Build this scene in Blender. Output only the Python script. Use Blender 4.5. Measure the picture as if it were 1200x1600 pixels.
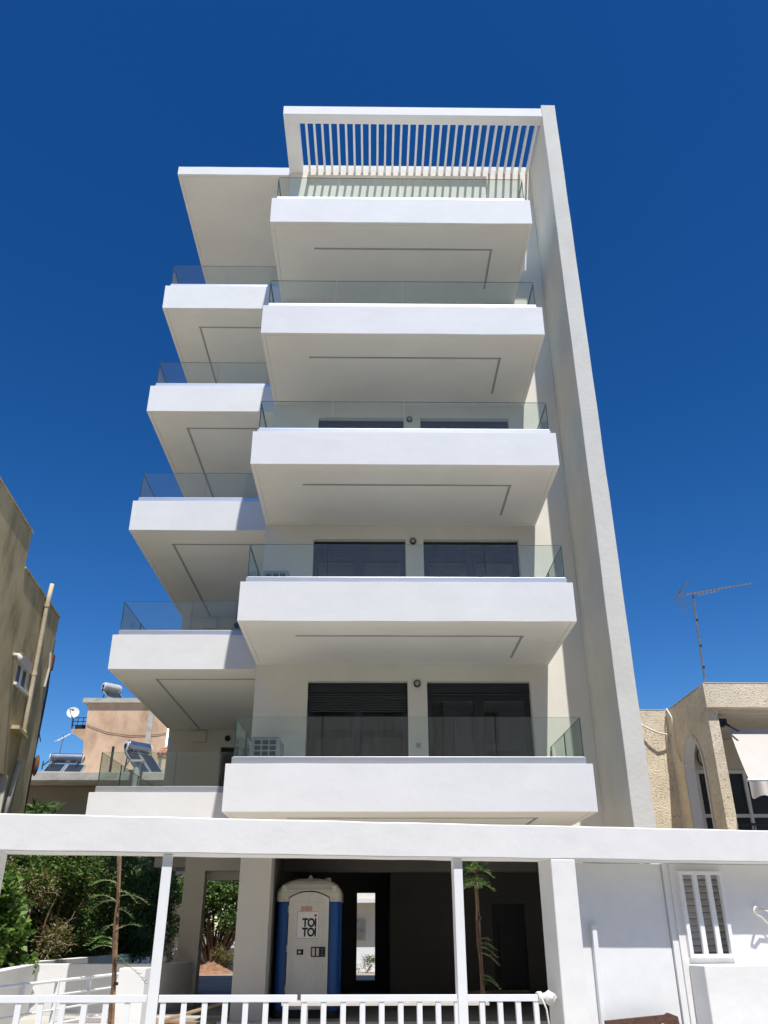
import bpy, bmesh, math, random
import numpy as np
from mathutils import Vector, Matrix

for o in list(bpy.data.objects):
    bpy.data.objects.remove(o, do_unlink=True)
S = bpy.context.scene
COL = S.collection

# ------------------------------------------------------------------ camera
PITCH, YAW, ROLL = 0.4671, 0.0134, -0.0020
fw = Vector((math.sin(YAW) * math.cos(PITCH), math.cos(YAW) * math.cos(PITCH), math.sin(PITCH)))
rt = Vector((math.cos(YAW), -math.sin(YAW), 0))
up = rt.cross(fw)
r2 = rt * math.cos(ROLL) + up * math.sin(ROLL)
u2 = up * math.cos(ROLL) - rt * math.sin(ROLL)
cd = bpy.data.cameras.new('camera')
cd.sensor_fit = 'VERTICAL'
cd.sensor_height = 32.0
cd.lens = 1296.6355 / 1600 * 32.0
cd.clip_start = 0.05
cd.clip_end = 3000
cam = bpy.data.objects.new('camera', cd)
COL.objects.link(cam)
cam.matrix_world = Matrix(((r2.x, u2.x, -fw.x, 0), (r2.y, u2.y, -fw.y, 0), (r2.z, u2.z, -fw.z, 1.6), (0, 0, 0, 1)))
S.camera = cam

# ------------------------------------------------------------------ sky and sun
TOSUN = Vector((0.24, -1.0, 2.4)).normalized()
EL = math.asin(TOSUN.z)
AZ = math.atan2(TOSUN.x, TOSUN.y)
W = bpy.data.worlds.new('World')
S.world = W
W.use_nodes = True
wn = W.node_tree
wn.nodes.clear()
sky = wn.nodes.new('ShaderNodeTexSky')
sky.sky_type = 'NISHITA'
sky.sun_disc = False
sky.sun_elevation = EL
sky.sun_rotation = AZ
sky.altitude = 0
sky.air_density = 1.0
sky.dust_density = 0.2
sky.ozone_density = 3.5
hsv = wn.nodes.new('ShaderNodeHueSaturation')
hsv.inputs['Saturation'].default_value = 1.165
hsv.inputs['Hue'].default_value = 0.502
hsv.inputs['Value'].default_value = 1.0
bg = wn.nodes.new('ShaderNodeBackground')
bg.inputs['Strength'].default_value = 0.05
wo = wn.nodes.new('ShaderNodeOutputWorld')
gm = wn.nodes.new('ShaderNodeGamma')
gm.inputs['Gamma'].default_value = 1.45
wn.links.new(sky.outputs[0], gm.inputs['Color'])
wn.links.new(gm.outputs[0], hsv.inputs['Color'])
wn.links.new(hsv.outputs[0], bg.inputs['Color'])
wn.links.new(bg.outputs[0], wo.inputs['Surface'])
ld = bpy.data.lights.new('sun', 'SUN')
ld.energy = 5.0
ld.angle = math.radians(0.5)
ld.color = (1.0, 0.968, 0.915)
sun = bpy.data.objects.new('sun', ld)
COL.objects.link(sun)
sun.rotation_euler = (-TOSUN).to_track_quat('-Z', 'Y').to_euler()
sun.location = (10, -20, 60)

S.view_settings.view_transform = 'Standard'
S.view_settings.look = 'None'
S.view_settings.gamma = 1.0
S.view_settings.use_curve_mapping = False
S.view_settings.exposure = 0.28
S.render.engine = 'CYCLES'
S.cycles.max_bounces = 10
S.cycles.transparent_max_bounces = 24
S.cycles.diffuse_bounces = 5
S.cycles.glossy_bounces = 4

# ------------------------------------------------------------------ materials
def mat(name, rgb, rough=0.8, var=0.0, vscale=3.0, bump=0.0, bscale=60.0, metal=0.0, spec=0.4, stain=None, stain_scale=(1, 1, 1), stain_lo=0.45, stain_hi=0.75, fine=None, bdist=0.01, fw=0.15):
    m = bpy.data.materials.new(name)
    m.use_nodes = True
    nt = m.node_tree
    b = nt.nodes['Principled BSDF']
    b.inputs['Roughness'].default_value = rough
    b.inputs['Metallic'].default_value = metal
    b.inputs['Specular IOR Level'].default_value = spec
    b.inputs['Base Color'].default_value = (*rgb, 1)
    tc = nt.nodes.new('ShaderNodeNewGeometry')
    cur = None
    if var > 0:
        n = nt.nodes.new('ShaderNodeTexNoise')
        n.inputs['Scale'].default_value = vscale
        n.inputs['Detail'].default_value = 6
        n.inputs['Roughness'].default_value = 0.6
        nt.links.new(tc.outputs['Position'], n.inputs['Vector'])
        r = nt.nodes.new('ShaderNodeValToRGB')
        r.color_ramp.elements[0].position = 0.3
        r.color_ramp.elements[1].position = 0.7
        r.color_ramp.elements[0].color = (*[max(0, c * (1 - var)) for c in rgb], 1)
        r.color_ramp.elements[1].color = (*[min(1, c * (1 + var)) for c in rgb], 1)
        nt.links.new(n.outputs['Fac'], r.inputs[0])
        cur = r.outputs[0]
    if stain is not None:
        mp = nt.nodes.new('ShaderNodeMapping')
        mp.inputs['Scale'].default_value = stain_scale
        nt.links.new(tc.outputs['Position'], mp.inputs['Vector'])
        n = nt.nodes.new('ShaderNodeTexNoise')
        n.inputs['Scale'].default_value = 1.0
        n.inputs['Detail'].default_value = 8
        n.inputs['Roughness'].default_value = 0.65
        nt.links.new(mp.outputs[0], n.inputs['Vector'])
        r = nt.nodes.new('ShaderNodeMapRange')
        r.inputs['From Min'].default_value = stain_lo
        r.inputs['From Max'].default_value = stain_hi
        nt.links.new(n.outputs['Fac'], r.inputs['Value'])
        mx = nt.nodes.new('ShaderNodeMix')
        mx.data_type = 'RGBA'
        if cur is not None:
            nt.links.new(cur, mx.inputs['A'])
        else:
            mx.inputs['A'].default_value = (*rgb, 1)
        mx.inputs['B'].default_value = (*stain, 1)
        nt.links.new(r.outputs[0], mx.inputs['Factor'])
        cur = mx.outputs['Result']
    if cur is not None:
        nt.links.new(cur, b.inputs['Base Color'])
    if bump > 0:
        n = nt.nodes.new('ShaderNodeTexNoise')
        n.inputs['Scale'].default_value = bscale
        n.inputs['Detail'].default_value = 5
        nt.links.new(tc.outputs['Position'], n.inputs['Vector'])
        h = n.outputs['Fac']
        if fine is not None:
            n2 = nt.nodes.new('ShaderNodeTexNoise')
            n2.inputs['Scale'].default_value = fine
            n2.inputs['Detail'].default_value = 3
            nt.links.new(tc.outputs['Position'], n2.inputs['Vector'])
            ad = nt.nodes.new('ShaderNodeMath')
            ad.operation = 'MULTIPLY_ADD'
            ad.inputs[1].default_value = fw
            nt.links.new(n2.outputs['Fac'], ad.inputs[0])
            nt.links.new(h, ad.inputs[2])
            h = ad.outputs[0]
        bp = nt.nodes.new('ShaderNodeBump')
        bp.inputs['Strength'].default_value = bump
        bp.inputs['Distance'].default_value = bdist
        nt.links.new(h, bp.inputs['Height'])
        nt.links.new(bp.outputs[0], b.inputs['Normal'])
    return m

def glass_mat(name, tint, refl=1.0, dirt=0.06):
    m = bpy.data.materials.new(name)
    m.use_nodes = True
    nt = m.node_tree
    nt.nodes.clear()
    out = nt.nodes.new('ShaderNodeOutputMaterial')
    tr = nt.nodes.new('ShaderNodeBsdfTransparent')
    tr.inputs['Color'].default_value = (*tint, 1)
    gl = nt.nodes.new('ShaderNodeBsdfGlossy')
    gl.inputs['Roughness'].default_value = 0.015
    gl.inputs['Color'].default_value = (0.92, 0.97, 0.95, 1)
    lw = nt.nodes.new('ShaderNodeLayerWeight')
    lw.inputs['Blend'].default_value = 0.5
    pw_ = nt.nodes.new('ShaderNodeMath')
    pw_.operation = 'POWER'
    pw_.inputs[1].default_value = 5.0
    nt.links.new(lw.outputs['Facing'], pw_.inputs[0])
    mu = nt.nodes.new('ShaderNodeMath')
    mu.operation = 'MULTIPLY_ADD'
    mu.inputs[1].default_value = 0.95 * refl
    mu.inputs[2].default_value = 0.045 * refl
    mu.use_clamp = True
    nt.links.new(pw_.outputs[0], mu.inputs[0])
    m1 = nt.nodes.new('ShaderNodeMixShader')
    nt.links.new(mu.outputs[0], m1.inputs[0])
    nt.links.new(tr.outputs[0], m1.inputs[1])
    nt.links.new(gl.outputs[0], m1.inputs[2])
    df = nt.nodes.new('ShaderNodeBsdfDiffuse')
    df.inputs['Color'].default_value = (0.62, 0.62, 0.58, 1)
    g = nt.nodes.new('ShaderNodeNewGeometry')
    mp = nt.nodes.new('ShaderNodeMapping')
    mp.inputs['Scale'].default_value = (80, 80, 2.4)
    nt.links.new(g.outputs['Position'], mp.inputs[0])
    n = nt.nodes.new('ShaderNodeTexNoise')
    n.inputs['Scale'].default_value = 1.0
    n.inputs['Detail'].default_value = 6
    n.inputs['Roughness'].default_value = 0.7
    nt.links.new(mp.outputs[0], n.inputs[0])
    mr = nt.nodes.new('ShaderNodeMapRange')
    mr.inputs['From Min'].default_value = 0.3
    mr.inputs['From Max'].default_value = 0.9
    mr.inputs['To Min'].default_value = dirt * 0.25
    mr.inputs['To Max'].default_value = dirt * 2.4
    nt.links.new(n.outputs['Fac'], mr.inputs['Value'])
    m2 = nt.nodes.new('ShaderNodeMixShader')
    nt.links.new(mr.outputs[0], m2.inputs[0])
    nt.links.new(m1.outputs[0], m2.inputs[1])
    nt.links.new(df.outputs[0], m2.inputs[2])
    nt.links.new(m2.outputs[0], out.inputs['Surface'])
    return m

def leaf_mat(name, a, b, trans=0.35):
    m = bpy.data.materials.new(name)
    m.use_nodes = True
    nt = m.node_tree
    p = nt.nodes['Principled BSDF']
    p.inputs['Roughness'].default_value = 0.5
    p.inputs['Specular IOR Level'].default_value = 0.4
    g = nt.nodes.new('ShaderNodeNewGeometry')
    r = nt.nodes.new('ShaderNodeValToRGB')
    r.color_ramp.elements[0].color = (*a, 1)
    r.color_ramp.elements[1].color = (*b, 1)
    nt.links.new(g.outputs['Random Per Island'], r.inputs[0])
    nt.links.new(r.outputs[0], p.inputs['Base Color'])
    t = nt.nodes.new('ShaderNodeBsdfTranslucent')
    nt.links.new(r.outputs[0], t.inputs['Color'])
    mx = nt.nodes.new('ShaderNodeMixShader')
    mx.inputs[0].default_value = trans
    nt.links.new(p.outputs[0], mx.inputs[1])
    nt.links.new(t.outputs[0], mx.inputs[2])
    nt.links.new(mx.outputs[0], nt.nodes['Material Output'].inputs['Surface'])
    return m

M = {}
M['white'] = mat('white_plaster', (0.77, 0.765, 0.755), 0.75, 0.03, 1.3, 0.35, 5.0, fine=90, stain=(0.70, 0.70, 0.69), stain_scale=(0.9, 0.9, 2.5), stain_lo=0.52, stain_hi=0.9, bdist=0.012)
M['trowel'] = mat('trowelled_white_plaster', (0.79, 0.785, 0.775), 0.78, 0.03, 2.0, 0.45, 4.0, fine=28, stain=(0.70, 0.70, 0.69), stain_scale=(1.2, 1.2, 3.0), stain_lo=0.5, stain_hi=0.9, bdist=0.012, fw=0.18)
M['cream'] = mat('cream_plaster', (0.79, 0.75, 0.665), 0.85, 0.03, 1.2, 0.3, 30, fine=220, stain=(0.72, 0.68, 0.595), stain_scale=(0.8, 0.8, 0.5), stain_lo=0.5, stain_hi=0.85)
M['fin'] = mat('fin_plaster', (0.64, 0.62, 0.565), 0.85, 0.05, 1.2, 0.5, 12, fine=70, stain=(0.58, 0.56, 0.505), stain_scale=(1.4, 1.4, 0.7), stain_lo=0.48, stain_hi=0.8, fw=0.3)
M['soffit'] = mat('soffit_paint', (0.80, 0.77, 0.70), 0.85, 0.03, 0.9, 0.15, 12, stain=(0.74, 0.71, 0.64), stain_scale=(0.5, 0.9, 1), stain_lo=0.5, stain_hi=0.85)
M['channel'] = mat('grey_channel', (0.36, 0.35, 0.33), 0.6)
M['alu'] = mat('aluminium', (0.66, 0.67, 0.69), 0.42, 0.03, 4, metal=0.85)
M['whitemetal'] = mat('white_painted_metal', (0.80, 0.81, 0.82), 0.4, 0.03, 6, 0.05, 30)
M['anthracite'] = mat('anthracite_metal', (0.022, 0.026, 0.030), 0.45, 0.1, 8)
M['acgrey'] = mat('unit_grey', (0.36, 0.37, 0.36), 0.6, 0.05, 5)
M['coil'] = mat('coil_fins', (0.035, 0.045, 0.055), 0.5)
M['black'] = mat('black_plastic', (0.012, 0.012, 0.013), 0.5)
M['rail_glass'] = glass_mat('balustrade_glass', (0.77, 0.85, 0.81), 1.1, 0.042)
M['window_glass'] = glass_mat('window_glass', (0.50, 0.54, 0.55), 1.6, 0.012)
M['edge_glass'] = mat('glass_edge', (0.02, 0.07, 0.065), 0.15)
M['concrete'] = mat('raw_concrete', (0.25, 0.24, 0.22), 0.9, 0.12, 2, 0.3, 20)
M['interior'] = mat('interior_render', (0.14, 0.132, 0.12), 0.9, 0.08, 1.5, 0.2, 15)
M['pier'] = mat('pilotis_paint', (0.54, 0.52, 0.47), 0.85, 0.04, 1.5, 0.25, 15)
M['asphalt'] = mat('asphalt', (0.10, 0.096, 0.09), 0.9, 0.25, 4, 0.4, 80)
M['paving'] = mat('paving', (0.46, 0.44, 0.39), 0.9, 0.12, 3, 0.3, 30)
M['forecourt'] = mat('pale_forecourt', (0.66, 0.62, 0.55), 0.85, 0.08, 2, 0.2, 20)
M['ground'] = mat('dusty_ground', (0.30, 0.265, 0.215), 0.95, 0.2, 0.6, 0.5, 10)
M['soil'] = mat('red_soil', (0.28, 0.15, 0.085), 0.95, 0.3, 5, 0.8, 14)
M['tan'] = mat('old_tan_render', (0.58, 0.475, 0.285), 0.92, 0.12, 0.8, 0.4, 26, fine=140, stain=(0.34, 0.27, 0.16), stain_scale=(1.6, 1.6, 0.6), stain_lo=0.46, stain_hi=0.66)
M['orange'] = mat('weathered_orange_render', (0.66, 0.46, 0.305), 0.92, 0.10, 0.7, 0.3, 12, stain=(0.40, 0.245, 0.15), stain_scale=(0.9, 0.9, 0.45), stain_lo=0.46, stain_hi=0.70)
M['rough'] = mat('rough_spatter_render', (0.74, 0.635, 0.475), 0.95, 0.16, 1.6, 0.9, 30, fine=90, stain=(0.36, 0.30, 0.21), stain_scale=(22, 22, 13), stain_lo=0.53, stain_hi=0.70, bdist=0.02, fw=0.5)
M['pale'] = mat('pale_render', (0.62, 0.58, 0.50), 0.9, 0.06, 1, 0.2, 20, stain=(0.42, 0.39, 0.33), stain_scale=(1.2, 1.2, 0.5), stain_lo=0.5, stain_hi=0.8)
M['dim'] = mat('brown_render', (0.30, 0.245, 0.165), 0.9, 0.1, 1, 0.2, 20)
M['slabgrey'] = mat('weathered_slab', (0.47, 0.44, 0.38), 0.9, 0.12, 1.5, 0.3, 15, stain=(0.26, 0.24, 0.2), stain_scale=(2, 2, 4), stain_lo=0.5, stain_hi=0.75)
M['pipe'] = mat('painted_pipe', (0.52, 0.44, 0.30), 0.6, 0.15, 5)
M['pvc'] = mat('grey_pvc', (0.45, 0.44, 0.41), 0.5, 0.1, 4)
M['cable'] = mat('black_cable', (0.015, 0.015, 0.015), 0.6)
M['whitecable'] = mat('white_cable', (0.72, 0.68, 0.60), 0.6)
M['rope'] = mat('rope', (0.74, 0.71, 0.64), 0.9, 0.15, 60, 0.6, 120)
M['steel'] = mat('galvanised_steel', (0.25, 0.25, 0.26), 0.45, 0.2, 6, metal=0.6)
M['tank'] = mat('tank_steel', (0.34, 0.36, 0.39), 0.28, 0.15, 3, metal=0.9)
M['tankend'] = mat('tank_end_white', (0.75, 0.74, 0.72), 0.5)
M['solar'] = mat('solar_absorber', (0.02, 0.03, 0.045), 0.3, 0.1, 4, spec=0.5)
M['greenglass'] = mat('green_solar_glass', (0.16, 0.30, 0.30), 0.15, spec=0.8)
M['dish'] = mat('dish_white', (0.66, 0.65, 0.63), 0.5)
M['awning'] = mat('awning_canvas', (0.52, 0.475, 0.43), 0.9, 0.04, 3, 0.1, 200)
M['iron'] = mat('dark_iron', (0.02, 0.02, 0.025), 0.5)
M['bluepl'] = mat('blue_plastic', (0.012, 0.085, 0.30), 0.42, 0.08, 5, 0.1, 40)
M['offwhite'] = mat('off_white_plastic', (0.60, 0.59, 0.55), 0.5, 0.05, 4, 0.1, 30, stain=(0.47, 0.45, 0.40), stain_scale=(3, 3, 1), stain_lo=0.52, stain_hi=0.85)
M['dome'] = mat('dome_plastic', (0.55, 0.53, 0.47), 0.45, 0.06, 5)
M['sign'] = mat('sign_white', (0.70, 0.70, 0.69), 0.4)
M['ink'] = mat('black_ink', (0.01, 0.01, 0.01), 0.5)
M['red'] = mat('red_ink', (0.45, 0.015, 0.02), 0.5)
M['pink'] = mat('faded_pink_print', (0.50, 0.27, 0.25), 0.6, 0.3, 40)
M['bark'] = mat('bark', (0.16, 0.095, 0.055), 0.95, 0.35, 14, 0.9, 40)
M['stake'] = mat('stake_wood', (0.27, 0.165, 0.09), 0.85, 0.4, 10, 0.4, 30)
M['twig'] = mat('dry_twig', (0.30, 0.235, 0.17), 0.9, 0.2, 8)
M['plank'] = mat('rough_plank', (0.30, 0.21, 0.13), 0.9, 0.25, 6, 0.4, 30)
M['rustwood'] = mat('peeling_brown_board', (0.075, 0.035, 0.022), 0.75, 0.35, 18, 0.8, 40, stain=(0.62, 0.60, 0.56), stain_scale=(9, 9, 30), stain_lo=0.63, stain_hi=0.68)
M['rust'] = mat('rust', (0.22, 0.10, 0.05), 0.9, 0.3, 12)
M['terracotta'] = mat('terracotta_tile', (0.48, 0.25, 0.15), 0.85, 0.2, 6)
M['louvre'] = mat('louvre_grey', (0.52, 0.49, 0.46), 0.6, 0.05, 5)
M['backdrop'] = mat('street_facade', (0.36, 0.31, 0.25), 0.9, 0.1, 1, 0.2, 15)
M['curtain'] = mat('curtain', (0.16, 0.15, 0.135), 0.95, 0.1, 3)
M['leaf_bright'] = leaf_mat('leaf_bright', (0.05, 0.12, 0.018), (0.19, 0.30, 0.06), 0.4)
M['leaf_dark'] = leaf_mat('leaf_dark', (0.026, 0.070, 0.014), (0.17, 0.25, 0.055), 0.35)
M['leaf_citrus'] = leaf_mat('leaf_citrus', (0.035, 0.085, 0.015), (0.16, 0.25, 0.05), 0.3)
M['leaf_dry'] = leaf_mat('leaf_dry', (0.10, 0.11, 0.03), (0.30, 0.26, 0.10), 0.3)
M['leaf_feather'] = leaf_mat('leaf_feather', (0.06, 0.15, 0.025), (0.15, 0.27, 0.06), 0.4)

# ------------------------------------------------------------------ helpers
OFF = {}

def thing(name, loc, label, cat, group=None):
    o = bpy.data.objects.new(name, None)
    o.empty_display_size = 0.2
    COL.objects.link(o)
    o.location = loc
    OFF[o] = Vector(loc)
    o['label'] = label
    o['category'] = cat
    if group:
        o['group'] = group
    return o

def tag(o, label=None, cat=None, group=None, kind=None):
    if label: o['label'] = label
    if cat: o['category'] = cat
    if group: o['group'] = group
    if kind: o['kind'] = kind
    return o

def link_mesh(name, me, parent=None, smooth=False, bevel=0.0, origin=None):
    o = bpy.data.objects.new(name, me)
    COL.objects.link(o)
    if parent is not None:
        o.parent = parent
        OFF[o] = OFF[parent]
    else:
        OFF[o] = Vector(origin) if origin else Vector((0, 0, 0))
        o.location = OFF[o]
    if smooth:
        for p in me.polygons: p.use_smooth = True
    if bevel > 0:
        b = o.modifiers.new('bevel', 'BEVEL')
        b.width = bevel
        b.segments = 2
        b.limit_method = 'ANGLE'
    return o

from mathutils import noise as mnoise
def wavy(o, axis, x0, x1, step, amp, scale=1.6, seed=0.0):
    """cut a mesh across one axis and let its faces wander a few millimetres, as hand-floated plaster does"""
    me = o.data; off = OFF[o]
    bm = bmesh.new(); bm.from_mesh(me)
    a = Vector(axis).normalized(); n = int((x1 - x0) / step)
    for k in range(1, n):
        p = a * (x0 + (x1 - x0) * k / n) - off * 1.0
        bmesh.ops.bisect_plane(bm, geom=bm.verts[:] + bm.edges[:] + bm.faces[:], plane_co=p, plane_no=a)
    for v in bm.verts:
        w = (v.co + off) * scale + Vector((seed, seed * 0.7, 0))
        v.co += mnoise.noise_vector(w) * amp
    bm.to_mesh(me); bm.free()
    return o

class MB:
    def __init__(s, fn=None):
        s.v = []; s.f = []; s.mi = []; s.fn = fn
    def add(s, vs, fs, mi=0):
        n = len(s.v)
        s.v += [tuple(v) for v in vs]
        s.f += [tuple(i + n for i in f) for f in fs]
        s.mi += [mi] * len(fs)
    def box(s, x0, x1, y0, y1, z0, z1, mi=0):
        s.add([(x0, y0, z0), (x1, y0, z0), (x1, y1, z0), (x0, y1, z0), (x0, y0, z1), (x1, y0, z1), (x1, y1, z1), (x0, y1, z1)],
              [(0, 3, 2, 1), (4, 5, 6, 7), (0, 1, 5, 4), (1, 2, 6, 5), (2, 3, 7, 6), (3, 0, 4, 7)], mi)
        return s
    def bar(s, a, b, w, h=None, mi=0, upv=(0, 0, 1)):
        a = Vector(a); b = Vector(b); h = h or w
        d = (b - a).normalized(); u = Vector(upv)
        if abs(d.dot(u)) > 0.98: u = Vector((0, 1, 0))
        x = d.cross(u).normalized(); y = x.cross(d)
        vs = []
        for p in (a, b):
            for i, j in ((-1, -1), (1, -1), (1, 1), (-1, 1)):
                vs.append(p + x * (i * w / 2) + y * (j * h / 2))
        s.add(vs, [(0, 1, 2, 3)[::-1], (4, 5, 6, 7), (0, 1, 5, 4), (1, 2, 6, 5), (2, 3, 7, 6), (3, 0, 4, 7)], mi)
        return s
    def tube(s, pts, r, n=8, mi=0, caps=True):
        pts = [Vector(p) for p in pts]
        rs = r if hasattr(r, '__len__') else [r] * len(pts)
        base = len(s.v); prev = None
        for i, p in enumerate(pts):
            d = (pts[min(i + 1, len(pts) - 1)] - pts[max(i - 1, 0)]).normalized()
            if prev is None:
                x = d.orthogonal().normalized()
            else:
                x = (prev - d * prev.dot(d)).normalized()
            prev = x; y = d.cross(x)
            for k in range(n):
                a = 2 * math.pi * k / n
                s.v.append(tuple(p + (x * math.cos(a) + y * math.sin(a)) * rs[i]))
        for i in range(len(pts) - 1):
            for k in range(n):
                s.f.append((base + i * n + k, base + i * n + (k + 1) % n, base + (i + 1) * n + (k + 1) % n, base + (i + 1) * n + k)); s.mi.append(mi)
        if caps:
            s.f.append(tuple(base + k for k in range(n))[::-1]); s.mi.append(mi)
            e = base + (len(pts) - 1) * n
            s.f.append(tuple(e + k for k in range(n))); s.mi.append(mi)
        return s
    def quad(s, *p, mi=0):
        s.add(p, [tuple(range(len(p)))], mi); return s
    def build(s, name, m, parent=None, smooth=False, bevel=0.0, origin=None, merge=False):
        off = OFF[parent] if parent is not None else (Vector(origin) if origin else Vector((0, 0, 0)))
        vs = [s.fn(*v) for v in s.v] if s.fn else s.v
        vs = [(v[0] - off.x, v[1] - off.y, v[2] - off.z) for v in vs]
        me = bpy.data.meshes.new(name)
        me.from_pydata(vs, [], s.f)
        for mm in (m if isinstance(m, (list, tuple)) else [m]):
            me.materials.append(mm)
        if any(s.mi):
            me.polygons.foreach_set('material_index', s.mi)
        bm = bmesh.new(); bm.from_mesh(me)
        if merge: bmesh.ops.remove_doubles(bm, verts=bm.verts, dist=1e-5)
        bmesh.ops.recalc_face_normals(bm, faces=bm.faces)
        bm.to_mesh(me); bm.free()
        return link_mesh(name, me, parent, smooth, bevel, origin)

def box(name, m, parent, x0, x1, y0, y1, z0, z1, bevel=0.0, fn=None):
    return MB(fn).box(x0, x1, y0, y1, z0, z1).build(name, m, parent, bevel=bevel)

def wall_y(name, m, parent, x0, x1, z0, z1, y0, y1, openings=(), fn=None, bevel=0.0):
    """wall facing -y with rectangular openings (xa,xb,za,zb), real reveals"""
    xs = sorted({x0, x1, *[v for o in openings for v in o[:2]]})
    zs = sorted({z0, z1, *[v for o in openings for v in o[2:]]})
    xs = [v for v in xs if x0 <= v <= x1]; zs = [v for v in zs if z0 <= v <= z1]
    def solid(i, j):
        if i < 0 or j < 0 or i >= len(xs) - 1 or j >= len(zs) - 1: return False
        cx = (xs[i] + xs[i + 1]) / 2; cz = (zs[j] + zs[j + 1]) / 2
        return not any(o[0] < cx < o[1] and o[2] < cz < o[3] for o in openings)
    b = MB(fn)
    for i in range(len(xs) - 1):
        for j in range(len(zs) - 1):
            if not solid(i, j): continue
            a, c, d, e = xs[i], xs[i + 1], zs[j], zs[j + 1]
            b.quad((a, y0, d), (c, y0, d), (c, y0, e), (a, y0, e))
            b.quad((a, y1, d), (a, y1, e), (c, y1, e), (c, y1, d))
            if not solid(i - 1, j): b.quad((a, y0, d), (a, y0, e), (a, y1, e), (a, y1, d))
            if not solid(i + 1, j): b.quad((c, y0, d), (c, y1, d), (c, y1, e), (c, y0, e))
            if not solid(i, j - 1): b.quad((a, y0, d), (a, y1, d), (c, y1, d), (c, y0, d))
            if not solid(i, j + 1): b.quad((a, y0, e), (c, y0, e), (c, y1, e), (a, y1, e))
    return b.build(name, m, parent, merge=True, bevel=bevel)

def leaves_mesh(name, m, parent, pts, size, seed, up_bias=0.4, aspect=0.5):
    rng = np.random.default_rng(seed)
    n = len(pts)
    d = rng.normal(size=(n, 3)); d[:, 2] = d[:, 2] * 0.6 - 0.15
    d /= np.linalg.norm(d, axis=1)[:, None]
    nn = rng.normal(size=(n, 3)); nn[:, 2] += up_bias * 3
    w = np.cross(d, nn); w /= np.linalg.norm(w, axis=1)[:, None] + 1e-9
    nm = np.cross(w, d)
    L = size * rng.uniform(0.6, 1.3, n)[:, None]
    a = pts; t = pts + d * L
    mid = pts + d * L * 0.45
    l = mid + w * L * aspect * 0.5 + nm * L * 0.10
    r = mid - w * L * aspect * 0.5 + nm * L * 0.10
    V = np.stack([a, l, t, r], axis=1).reshape(-1, 3) - np.array(OFF[parent])
    idx = np.arange(n) * 4
    F = np.concatenate([np.stack([idx, idx + 1, idx + 2], 1), np.stack([idx, idx + 2, idx + 3], 1)])
    me = bpy.data.meshes.new(name)
    me.from_pydata(V.tolist(), [], F.tolist())
    me.materials.append(m)
    return link_mesh(name, me, parent)

def clump_points(n, clumps, seed, shell=0.55):
    """clumps: (x,y,z,rx,ry,rz)"""
    rng = np.random.default_rng(seed)
    c = np.array(clumps)
    w = c[:, 3] * c[:, 4] * c[:, 5]
    k = rng.choice(len(c), n, p=w / w.sum())
    d = rng.normal(size=(n, 3)); d /= np.linalg.norm(d, axis=1)[:, None]
    rad = (shell + (1 - shell) * rng.random(n))[:, None] * rng.uniform(0.75, 1.08, n)[:, None]
    return c[k, :3] + d * c[k, 3:] * rad

# ------------------------------------------------------------------ ground, road, pavement
def struct(o):
    o['kind'] = 'structure'; return o

struct(MB().quad((-300, -300, 0), (300, -300, 0), (300, 400, 0), (-300, 400, 0)).build('ground', M['ground']))
struct(MB().quad((-120, -1.5, 0.004), (120, -1.5, 0.004), (120, 6.6, 0.004), (-120, 6.6, 0.004)).build('road', M['asphalt']))
# fence frame: s runs along the fence, q goes into the plot
FP = Vector((-3.93, 9.36, 0)); FD = Vector((1, 0.199, 0)).normalized(); FN = Vector((-FD.y, FD.x, 0))
def fence(s, q, z):
    p = FP + FD * s + FN * q
    return (p.x, p.y, z)
struct(MB(fence).box(-40, 40, -2.3, 0.0, -0.2, 0.12).build('pavement', M['paving'], bevel=0.02))
struct(MB(fence).box(-1.2, 14, 0.005, 0.75, -0.2, 0.16).build('threshold', M['paving']))
struct(box('pilotis_floor', M['concrete'], None, -5.5, 4.39, 16.72, 24.8, -0.2, 0.20))
struct(MB().quad((-4.2, 10.2, 0.17), (4.39, 11.9, 0.17), (4.39, 16.715, 0.2), (-4.2, 16.715, 0.2)).build('forecourt', M['forecourt']))
struct(box('rear_yard', M['ground'], None, -9, 6.5, 24.82, 60, -0.2, 0.20))

# ================================================================== APARTMENT BUILDING
XL, XR, YF, YK = -2.413, 3.6135, 14.0, 16.713
ZT = lambda i: 4.042 + 3.2005 * (i - 1)
HF = 0.748
XLL, YL, YKL = -5.528, 16.943, 22.84
XF0, XF1, YFIN = 4.40, 4.77, 14.80
apt = thing('apartment_building', (0, 16.7, 0), 'new white five storey apartment block with deep balconies and tall side fin', 'building')

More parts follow.
